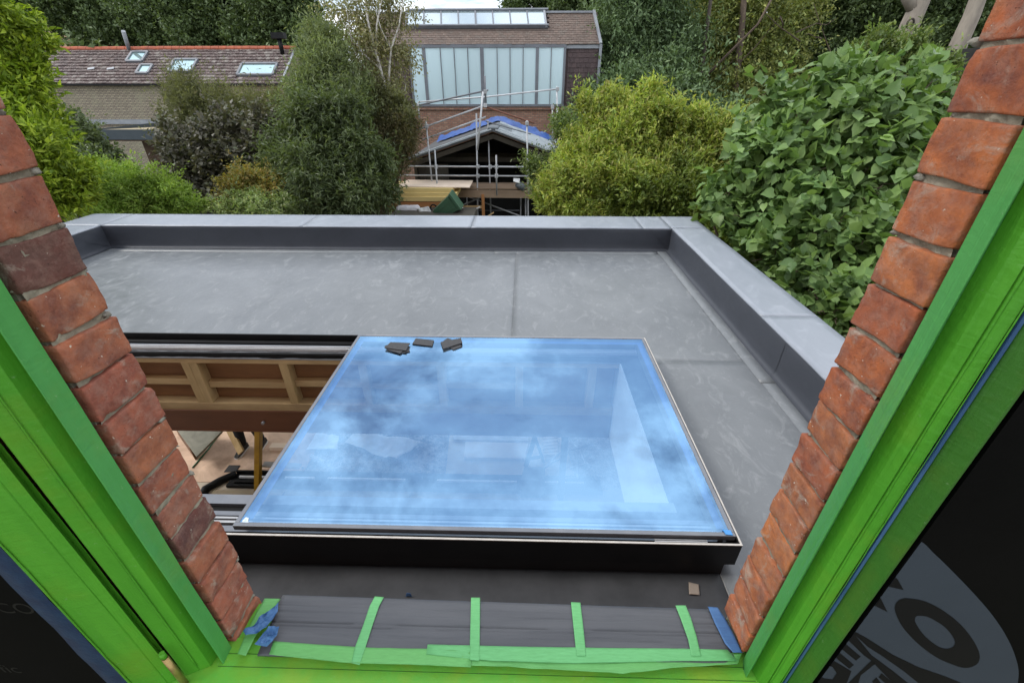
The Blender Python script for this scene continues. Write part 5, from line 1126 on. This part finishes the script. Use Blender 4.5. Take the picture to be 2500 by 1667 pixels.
def leaf_mesh(tmpl, P, axis, nrm, length, width):
    V, Fc = tmpl; n = len(P); k = len(V); R = rot_from(axis, nrm)
    loc = V[None]*np.stack([width, length, length], 1)[:, None, :]
    W_ = np.einsum('nij,nkj->nki', R, loc)+P[:, None, :]
    Fn = np.array([list(f) for f in Fc]); F_all = (Fn[None]+(np.arange(n)*k)[:, None, None]).reshape(-1, 3)
    me = bpy.data.meshes.new('leaves'); me.vertices.add(n*k); me.vertices.foreach_set('co', W_.reshape(-1).astype(np.float32))
    me.loops.add(F_all.size); me.polygons.add(len(F_all)); me.loops.foreach_set('vertex_index', F_all.reshape(-1).astype(np.int32))
    me.polygons.foreach_set('loop_start', np.arange(0, F_all.size, 3, dtype=np.int32)); me.polygons.foreach_set('loop_total', np.full(len(F_all), 3, np.int32))
    if len(Fc) > 4: me.polygons.foreach_set('use_smooth', [True]*len(F_all))
    me.update(); me.validate(); return me
def unit(a): return a/(np.linalg.norm(a, axis=1, keepdims=True)+1e-9)
def blob_world(bl):
    out = []
    for u, v, y, r in bl:
        c = at(u, v, y=y); d = c.dot(FW); out.append((c, r*d/FOC))
    return out
def sprays(blobs, n_clu, per, twig, size, wid, rs, droop=0., upb=.3, shell=.35, flat=.0, lump=.3, tmpl=T_LEAF, jit=.35, shoots=.14):
    """clusters of leaves along short twigs scattered through the outer shell of each blob"""
    sub = []; lobe = []
    for c, r in blobs:
        c = np.array(tuple(c))
        sub.append((c, r*.66, .42)); lobe.append(np.zeros(3))
        for _ in range(15):
            d = rs.normal(size=3); d /= np.linalg.norm(d); d[2] = d[2]*.9+.08
            q = rs.uniform(.16, .36); la = d*.9+np.array([0, 0, upb*.9-droop*.4]); lobe.append(la/np.linalg.norm(la)); sub.append((c+d*r*(.97-q*rs.uniform(.7, 1.25)+lump*.12), r*q, 1.0))
    areas = np.array([r*r*w*(rs.uniform(.25, 1.75) if w == 1.0 else 1) for c, r, w in sub]); pick = rs.choice(len(sub), n_clu, p=areas/areas.sum())
    C = np.array([c for c, r, w in sub])[pick]; R_ = np.array([r for c, r, w in sub])[pick]
    D = unit(rs.normal(size=(n_clu, 3)))
    rad = 1-shell*rs.rand(n_clu)**.7+(rs.rand(n_clu) < .12)*rs.rand(n_clu)*.5
    LB = np.array(lobe)[pick]; al = (D*LB).sum(1, keepdims=True); has = (np.abs(LB).sum(1, keepdims=True) > 0)
    DD = np.where(has, (D-LB*al)*.78+LB*al*2.1, D)
    B = C+DD*(R_*rad)[:, None]
    tw = unit(D+np.array([0, 0, upb])+rs.normal(size=(n_clu, 3))*.5-np.array([0, 0, droop]))
    sh_ = (rs.rand(n_clu) < shoots)
    B = np.where(sh_[:, None], C+DD*(R_*.95)[:, None], B)
    tw = np.where(sh_[:, None], unit(D*.7+np.array([0, 0, max(upb, .1)-droop*.8])*1.1+rs.normal(size=(n_clu, 3))*.25), tw)
    tl = np.where(sh_, 1.1+1.1*rs.rand(n_clu), 1.)
    t = rs.rand(n_clu, per)*tl[:, None]; P = B[:, None]+tw[:, None]*(t*twig)[..., None]+rs.normal(size=(n_clu, per, 3))*twig*jit*.3
    ax = unit((tw[:, None]*.8+rs.normal(size=(n_clu, per, 3))*.75-np.array([0, 0, droop*.8])).reshape(-1, 3))
    nr = unit(rs.normal(size=(n_clu*per, 3))*(.55-.3*flat)+np.array([0, 0, .8])+np.repeat(D, per, 0)*.35)
    L_ = size*rs.uniform(.5, 1.2, n_clu*per)
    return P.reshape(-1, 3), ax, nr, L_, L_*wid
def limbs(base, tips, r0, mat, parent, name='trunk', rs=None, top=None, curve=.06):
    rs = rs or np.random.RandomState(1); b = MB(); base = Vector(base)
    top = Vector(top) if top is not None else sum(tips, Vector())/len(tips)
    n = 7; pts = [base.lerp(top, i/n)+Vector((rs.normal()*.03*i/n*3, rs.normal()*.03*i/n*3, 0)) for i in range(n+1)]
    b.tube(pts, [r0*(1-.72*i/n) for i in range(n+1)], 8)
    for tp in tips:
        k = rs.randint(2, n); s = pts[k]; mid = s.lerp(tp, .5)+Vector((rs.normal()*.1, rs.normal()*.1, .12))*(tp-s).length*curve*4
        rr = r0*(1-.72*k/n)*.6; b.tube([s, s.lerp(mid, .6), mid, mid.lerp(tp, .6), tp], [rr, rr*.75, rr*.55, rr*.35, rr*.15], 6)
    return tube_smooth(b.build(name, mat, parent))
def plant(name, label, cat, blobs, mat, size, wid=.45, n=2500, per=9, twig=.3, seed=1, base=None, r0=.12, bark='bark', group=None, trunk=True, ntips=10, **kw):
    rs = np.random.RandomState(seed); bw = blob_world(blobs) if not isinstance(blobs[0][0], Vector) else blobs
    cx_ = sum((c for c, r in bw), Vector())/len(bw); base = Vector(base) if base is not None else Vector((cx_.x, cx_.y, GROUND))
    root = empty(name, base, label, cat, group)
    P, ax, nr, L_, W_ = sprays(bw, n, per, twig, size, wid, rs, **{k: v for k, v in kw.items() if k != 'tmpl'})
    me = leaf_mesh(kw.get('tmpl', T_LEAF), P, ax, nr, L_, W_); link('crown', me, mat, root)
    if trunk:
        tips = []
        for i in range(ntips):
            c, r = bw[rs.randint(len(bw))]; tips.append(c+Vector(unit(rs.normal(size=(1, 3)))[0])*r*.8)
        limbs(base, tips, r0, M[bark], root, rs=rs, top=cx_+Vector((0, 0, .3)))
    return root, bw
GT = 'tall trees behind the gardens'
# left backdrop
plant('tall_tree', 'dark broadleaf tree rising behind the left end of the tiled roof', 'tree', [(90,10,38,75),(200,60,38,70),(290,10,38,90),(180,-40,38,90),(330,90,37,50),(30,60,38,60),(230,100,37,30)], L['back'], .23, .6, 5200, 14, .9, 11, r0=.4, group=GT)
plant('tall_tree', 'dense dark tree rising behind the middle of the tiled roof', 'tree', [(420,30,37,90),(520,60,36,85),(470,-40,37,90),(600,10,37,90),(400,90,36,50),(560,100,36,50)], L['back'], .23, .6, 6000, 14, .9, 12, r0=.4, group=GT)
plant('tall_tree', 'dark tree behind the black chimney cowl of the tiled roof', 'tree', [(690,40,35,80),(740,100,34,55),(650,90,35,60),(700,-30,35,70),(760,150,33,50)], L['back'], .23, .6, 4600, 14, .9, 13, r0=.4, group=GT)
plant('tall_tree', 'dark tree peeping over the ridge right of the studio roof lights', 'tree', [(1270,0,40,40),(1340,-10,40,50),(1420,20,38,50),(1480,60,36,55),(1380,10,40,40),(1430,-40,38,60)], L['back'], .23, .6, 3000, 13, .9, 14, r0=.4, group=GT)
# right backdrop
plant('tall_tree', 'feathery dark tree just right of the studio gable', 'tree', [(1540,60,27,95),(1500,150,26,70),(1580,170,26,90),(1530,250,26,80),(1620,80,27,80),(1560,-30,27,90)], L['conifer'], .24, .30, 6000, 13, .9, 15, r0=.3, bark='bark_red', droop=.5, group=GT)
plant('tall_tree', 'olive toned tree with bare branches in the middle of the right wood', 'tree', [(1730,60,29,110),(1700,180,28,90),(1790,160,29,90),(1850,50,29,100),(1780,-40,29,100),(1860,220,28,80),(1760,260,27,60)], L['ash'], .20, .5, 6500, 12, .8, 16, base=at(1795,300,y=26)+Vector((0,0,-3.6)), r0=.35, bark='bark_red', group=GT)
plant('tall_tree', 'shadowy tree behind the heart leaved tree in the right wood', 'tree', [(1990,60,31,120),(1960,200,30,100),(2080,180,31,110),(2050,-20,31,100),(1890,300,29,60)], L['back'], .21, .55, 6000, 13, .8, 17, r0=.35, group=GT)
plant('tall_tree', 'dark tree at the far right behind the two pale trunks', 'tree', [(2220,40,30,120),(2180,200,30,100),(2360,60,30,130),(2330,220,29,110),(2450,140,29,110),(2280,-50,30,110)], L['back'], .21, .55, 6000, 13, .8, 18, r0=.35, group=GT)
plant('tall_tree', 'low dark tree below the studio gable at the edge of the wood', 'tree', [(1500,280,23,70),(1590,300,23,80),(1680,330,23,70),(1660,230,24,60),(1740,330,23,60)], L['conifer'], .24, .45, 4200, 10, .7, 19, r0=.25, group=GT)
# leaning trunks
def trunk_thing(name, label, pts, y, r, mat, cat='tree'):
    P = [at(u, v, y=y) for u, v in pts]; d_ = (P[1]-P[0]).normalized(); P = [P[0]+d_*((GROUND-P[0].z)/d_.z)]+P
    root = empty(name, P[0], label, cat); n = len(P)
    tube_smooth(MB().tube(P, [r*(1.25-.45*i/(n-1)) for i in range(n)], 12).build('trunk', M[mat], root)); return root, P
t1, P1 = trunk_thing('pale_trunk_tree', 'pale forked trunk leaning right with a knot hole, left one of two', [(2195,125),(2222,60),(2245,10),(2275,-60),(2300,-120)], 19, .27, 'bark_pale')
a = P1[3]; tube_smooth(MB().tube([P1[2].lerp(P1[3], .6), at(2215, -5, y=19), at(2205, -60, y=19)], [.2, .17, .12], 8).build('branch', M['bark_pale'], t1))
kn = at(2221, 58, y=18.72); tube_smooth(MB().tube([kn+Vector((.11*math.cos(t), -.03, .13*math.sin(t))) for t in np.linspace(0, 2*math.pi, 15)], .03, 6).build('knot', M['bark'], t1))
t2, P2 = trunk_thing('pale_trunk_tree', 'pale smooth trunk leaning right close to the right bricks', [(2310,190),(2340,110),(2372,40),(2405,-50),(2420,-120)], 17, .22, 'bark_pale')
t3, P3 = trunk_thing('brown_trunk_tree', 'slim reddish brown trunk standing in the right wood', [(1786,300),(1793,230),(1801,160),(1810,80),(1818,-20)], 26.6, .16, 'bark_red')
t4, P4 = trunk_thing('brown_trunk_tree', 'thin grey brown trunk nearer the studio in the right wood', [(1707,250),(1712,180),(1722,100),(1735,0)], 25.6, .10, 'bark')
rbb = random.Random(8)
for k in range(16):
    u, v = rbb.uniform(1480, 2100), rbb.uniform(20, 260); P = [at(u, v, y=26.5)]; du, dv = rbb.uniform(-30, 30), rbb.uniform(-40, 10)
    for q in range(4):
        u += du+rbb.uniform(-10, 10); v += dv+rbb.uniform(-10, 14); P.append(at(u, v, y=26.5+rbb.uniform(-.3, .3)))
    tube_smooth(MB().tube(P, [.035, .03, .02, .015, .01], 5).build('branch', M['bark_red'], t3))
bb = MB().tube([at(1720, 190, y=24.6), at(1800, 110, y=24.3), at(1850, 60, y=24), at(1905, -40, y=24)], [.07, .06, .05, .04], 6)
tube_smooth(bb.build('branch', M['bark_red'], t3))
# garden room wall sliver (ribbed cladding) behind the right trunk
P = [at(u, v, y=13.5) for u, v in ((2262,255),(2318,150),(2390,150),(2390,300),(2262,300))]
cs = empty('clad_shed', at(2330, 300, y=13.5), 'narrow ribbed dark cladding glimpsed between trunk and bricks', 'shed')
for k in range(16):
    z = P[0].z+ .085*k-.5
    MB().box((P[0].x+.05*k, 13.5, z), (P[2].x+1.2, 13.56, z+.055)).build('cladding_slat', M['shed_board'], cs)
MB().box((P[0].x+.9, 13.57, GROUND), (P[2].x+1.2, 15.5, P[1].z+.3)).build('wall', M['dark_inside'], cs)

# mid garden, left to right
plant('laurel_bush', 'tall bright yellow green laurel at the far left beside the brick reveal', 'bush', [(-10,50,8,62),(10,140,8,88),(0,240,7.8,100),(40,330,7.5,98),(95,400,7.3,85),(120,455,7.2,72),(40,450,7,110),(-40,330,7.5,130)], L['laurel'], .125, .36, 5600, 12, .20, 21, r0=.1, upb=.6, shell=.45, lump=.5)
plant('ferny_shrub', 'feathery mid green shrub just beyond the left corner of the roof', 'bush', [(290,462,9.6,54),(365,485,9.4,62),(230,475,9.2,52),(440,510,9.4,44),(300,510,9,72),(200,450,9.8,36)], L['fern'], .09, .30, 4600, 12, .22, 22, r0=.06, upb=.2, flat=.6)
plant('ivy_bush', 'dark leafy bush under the blue grey annex fascia', 'bush', [(195,365,13,40),(180,330,13,40),(240,400,13,45),(200,410,12,45)], L['dark'], .11, .6, 1800, 9, .25, 23, r0=.06)
plant('tamarisk_shrub', 'wispy olive shrub standing before the stock brick wall', 'bush', [(455,245,17,40),(500,285,17,48),(445,310,16.5,34),(570,275,17,44),(640,285,17,50),(590,320,16.5,46),(690,280,17,40),(540,320,17,40)], L['olive'], .14, .22, 3400, 12, .5, 24, r0=.09, upb=.7, shell=.6, lump=.5)
plant('purple_shrub', 'dusky purple leaved shrub in the middle of the left garden', 'bush', [(470,380,12,62),(545,365,12,70),(620,360,12,66),(520,440,11.6,74),(600,430,11.6,70),(430,345,12.4,34),(560,480,11.3,50),(670,340,12.4,52),(470,455,11.6,48)], L['purple'], .125, .75, 4600, 9, .25, 25, r0=.09, flat=.7)
plant('amber_maple', 'small amber tinged maple in front of the purple shrub', 'bush', [(620,450,10.2,42),(680,462,10.2,40),(650,500,10,48),(585,480,10,34)], L['amber'], .075, .5, 2200, 10, .2, 26, r0=.05, flat=.6, shell=.6)
plant('variegated_shrub', 'low pale variegated shrub just above the roof edge', 'bush', [(600,510,9.4,34),(650,520,9.3,36),(560,515,9.4,26),(700,520,9.3,26)], L['pale'], .08, .42, 1300, 9, .16, 27, r0=.04)
plant('willow_shrub', 'grey green willowy tree between the tiled roof and the birch', 'tree', [(795,110,14,30),(790,165,13.6,46),(830,215,13.6,56),(765,240,13.2,46),(810,290,13,60),(870,270,13.4,45),(760,300,13,46)], L['willow'], .14, .20, 3800, 11, .35, 28, r0=.1, upb=.8, shell=.6, lump=.7, shoots=.35)
plant('dark_tree', 'dark green pointed leaved tree left of the board stack', 'tree', [(785,350,11,66),(720,340,11.3,40),(860,345,11.2,46),(800,450,10.6,84),(880,430,10.8,54),(735,440,10.9,56),(830,490,10.3,66),(925,470,10.9,26),(690,385,11.2,30),(760,270,11.2,34),(830,260,11.2,36),(905,380,11,30)], L['dark'], .14, .26, 6600, 12, .30, 29, r0=.12, upb=.1, droop=.35, lump=.7, shoots=.3)
rt_, bw = plant('birch_tree', 'silver birch with white stems in front of the studio glazing', 'tree', [(900,40,15,62),(850,90,15,50),(950,100,15,60),(900,150,15,66),(970,190,14.8,40),(860,190,15,50),(930,240,14.8,46),(985,130,14.8,26),(840,30,15,42),(930,-30,15,60),(990,40,15,30)], L['birch'], .085, .55, 2300, 8, .42, 30, base=at(960,480,y=14.6)+Vector((0,0,-1.6)), trunk=False, droop=.7, shell=.95)
b = MB()
for pts, r in (([(965,540),(957,400),(948,300),(938,200),(918,130),(900,60),(888,-20)], .075), ([(945,290),(950,180),(955,120),(975,60),(985,-10)], .04), ([(930,170),(885,130),(850,80),(835,50)], .03), ([(918,130),(920,60),(932,0)], .035), ([(948,300),(925,230),(905,190),(870,170)], .028), ([(955,120),(930,70),(915,20)], .02), ([(948,330),(985,240),(992,200)], .018), ([(938,200),(900,180),(862,120),(845,20)], .022)):
    P = [at(u, v, y=14.55) for u, v in pts]; n_ = len(P)
    if pts[0][1] > 500: P = [Vector((P[0].x, P[0].y, GROUND))]+P; n_ += 1
    b.tube(P, [r*(1-.7*i/(n_-1)) for i in range(n_)], 7)
tube_smooth(b.build('stem', M['bark_birch'], rt_))
plant('brown_conifer', 'brownish feathery bush between the birch and the scaffolding', 'bush', [(960,335,13.6,36),(990,362,13.4,28),(930,380,13.6,42),(950,405,13.2,32),(995,325,13.8,26),(920,320,13.8,36)], L['brown'], .09, .25, 3400, 12, .3, 31, r0=.08, flat=.6)
plant('olive_bush', 'olive green bush below the birch', 'bush', [(945,270,14,34),(980,298,14,28),(915,255,14,28),(930,430,12.6,24)], L['olive'], .10, .4, 1900, 10, .3, 32, r0=.06)
plant('yellow_shrub', 'large yellow green shrub right of the scaffolding', 'bush', [(1460,300,9.8,32),(1415,375,9.6,38),(1505,285,9.8,34),(1480,345,9.4,66),(1560,345,9.4,56),(1640,375,9.2,60),(1550,420,9,80),(1450,430,9.2,72),(1720,360,9.2,42),(1380,450,9.4,50),(1425,262,9.9,14),(1545,268,9.6,24),(1650,312,9.4,34),(1760,390,9.2,48),(1820,360,9.2,34),(1350,500,9.3,38),(1440,500,9,54),(1590,235,9.6,20),(1485,245,9.8,14),(1710,300,9.3,22),(1600,290,9.4,30),(1780,320,9.2,26),(1850,380,9.0,30),(1860,430,8.8,36),(1680,430,9,50),(1610,480,8.8,50)], L['yellow'], .105, .34, 11500, 11, .20, 33, r0=.12, upb=.8, shell=.5, lump=.7, shoots=.24)
plant('green_shrub', 'mid green lower shrub between the yellow shrub and the heart leaved tree', 'bush', [(1560,500,8.6,70),(1650,480,8.6,74),(1740,470,8.6,60),(1600,540,8.2,60),(1720,540,8.0,66),(1800,590,7.4,60),(1860,660,6.6,60)], L['yellow_low'], .10, .38, 5600, 11, .2, 34, r0=.1)
plant('glossy_shrub', 'glossy evergreen rising behind the heart leaved tree', 'bush', [(2140,140,13,38),(2190,165,13,46),(2100,170,13,40),(2240,185,13,48),(2060,195,13,36),(2270,210,13,40)], L['gloss'], .13, .4, 3000, 10, .25, 35, r0=.1, upb=.7)
plant('scaffold_bush', 'small dark bush creeping over the right end of the scaffolding', 'bush', [(1330,450,12.5,34),(1310,410,12.6,26),(1360,400,12.6,34),(1390,330,13,30),(1375,300,13.2,22)], L['gloss'], .09, .4, 1500, 9, .25, 36, r0=.05, shell=.8)
# far hedge mass closing the gaps
rsH = np.random.RandomState(50)
hb = [(Vector((x, 34+rsH.uniform(-1, 1), -2.5+rsH.uniform(-1.2, 1.6))), rsH.uniform(2.2, 3.4)) for x in np.arange(-34, 46, 2.3)]+[(Vector((x, 36, 1.5+rsH.uniform(-1, 2))), 3.2) for x in np.arange(8, 46, 2.6)]
P, ax, nr, L_, W_ = sprays(hb, 9000, 9, 1.1, .42, .6, rsH); tag(link('distant_woodland', leaf_mesh(T_LEAF, P, ax, nr, L_, W_), L['back']), 'dark mass of woodland closing the view behind the gardens', 'woodland', kind='stuff')
# ground cover in the gardens
P = np.stack([rsH.uniform(-22, 14, 16000), rsH.uniform(7.2, 24, 16000), np.full(16000, GROUND)+rsH.rand(16000)*.5], 1)
tag(link('ground_cover', leaf_mesh(T_LEAF, P, unit(rsH.normal(size=(16000, 3))), unit(rsH.normal(size=(16000, 3))*.5+np.array([0, 0, 1])), np.full(16000, .28), np.full(16000, .15)), L['dark']), 'low dark undergrowth on the garden floor', 'undergrowth', kind='stuff')

# heart leaved tree: the largest leaves one by one
rs = np.random.RandomState(77)
hbl = blob_world([(1900,290,6.9,52),(1985,265,6.8,62),(2080,240,6.8,66),(2160,235,6.7,66),(2240,250,6.6,62),(2270,330,6.5,75),(1850,360,6.8,62),(1945,350,6.5,88),(2060,350,6.4,95),(2170,360,6.3,95),(1790,470,6.6,52),(1870,450,6.5,80),(1960,450,6.2,95),(2080,470,6.0,100),(2180,470,6.0,90),(1825,545,6.2,62),(1920,560,6.0,80),(2020,580,5.6,90),(2110,590,5.4,85),(1895,640,5.6,58),(1990,680,5.2,76),(2070,700,5.0,80),(2025,770,4.6,54),(2090,790,4.5,62),(1752,490,6.8,30),(2150,690,5.0,70),(1880,235,6.9,20),(2010,195,6.8,24),(2120,170,6.8,26),(2065,190,6.8,20)])
P, ax, nr, L_, W_ = sprays(hbl, 1800, 5, .27, .148, .80, rs, upb=.4, shell=.42, lump=.35, droop=.35, shoots=.05)
nr = unit(nr+np.array([0, -.35, .2]))
hc = sum((c for c, r in hbl), Vector())/len(hbl)
ht = empty('heart_leaved_tree', (hc.x, hc.y, GROUND), 'broad tree with big heart shaped leaves beyond the right parapet', 'tree')
view = P@np.array(FW); uu = 1250+FOC*(P@np.array(RT))/view; vv = 833.5-FOC*(P@np.array(UP))/view
score = L_/np.linalg.norm(P, axis=1); ok = (uu > 1700) & (uu < 2330) & (vv > 100) & (vv < 830); dist_c = np.linalg.norm(P, axis=1)
order = np.argsort(-(score*ok)); 
# keep nearest of those facing out
sel = order[:300]; rest = np.setdiff1d(np.arange(len(P)), sel)
link('crown', leaf_mesh(T_HEART, P[rest], ax[rest], nr[rest], L_[rest], W_[rest]), L['heart'], ht)['kind'] = 'stuff'
lme = leaf_mesh(T_HEART, np.zeros((1, 3)), np.array([[0, 1., 0]]), np.array([[0, 0, 1.]]), np.ones(1), np.ones(1)); lme.materials.append(L['heart'])
Rm = rot_from(ax[sel], nr[sel])
for k, i in enumerate(sel):
    o = bpy.data.objects.new('leaf', lme); col.objects.link(o); o.parent = ht
    mtx = Matrix([[*Rm[k][0], 0], [*Rm[k][1], 0], [*Rm[k][2], 0], [0, 0, 0, 1]]) @ Matrix.Diagonal((W_[i], L_[i], L_[i], 1))
    mtx.translation = Vector(P[i])-Vector(ht.location); o.matrix_local = mtx
tips = [c+Vector(unit(rs.normal(size=(1, 3)))[0])*r*.9 for c, r in hbl+hbl[::2]]
limbs((hc.x, hc.y, GROUND), tips, .13, M['bark_red'], ht, rs=rs, top=hc+Vector((0, 0, .3)))
tw_ = MB(); rst = np.random.RandomState(3)
for k in range(170):
    c, r = hbl[rst.randint(len(hbl))]; d0 = Vector(unit(rst.normal(size=(1, 3)))[0]); d0.z = abs(d0.z)*.8; d0.y = -abs(d0.y); p0_ = c+d0*r*.35; p2_ = c+d0*r*1.05
    tw_.tube([p0_, p0_.lerp(p2_, .5)+Vector((0, 0, .03)), p2_], [.010, .007, .003], 5)
o = tube_smooth(tw_.build('twigs', M['bark_red'], ht)); o['kind'] = 'stuff'
# inner foliage of that tree so its heart is not hollow
P, ax, nr, L_, W_ = sprays([(c, r*.8) for c, r in hbl], 900, 5, .3, .16, .8, rs, shell=.7)
link('inner_leaves', leaf_mesh(T_LEAF, P, ax, nr, L_, W_), L['heart'], ht)['kind'] = 'stuff'
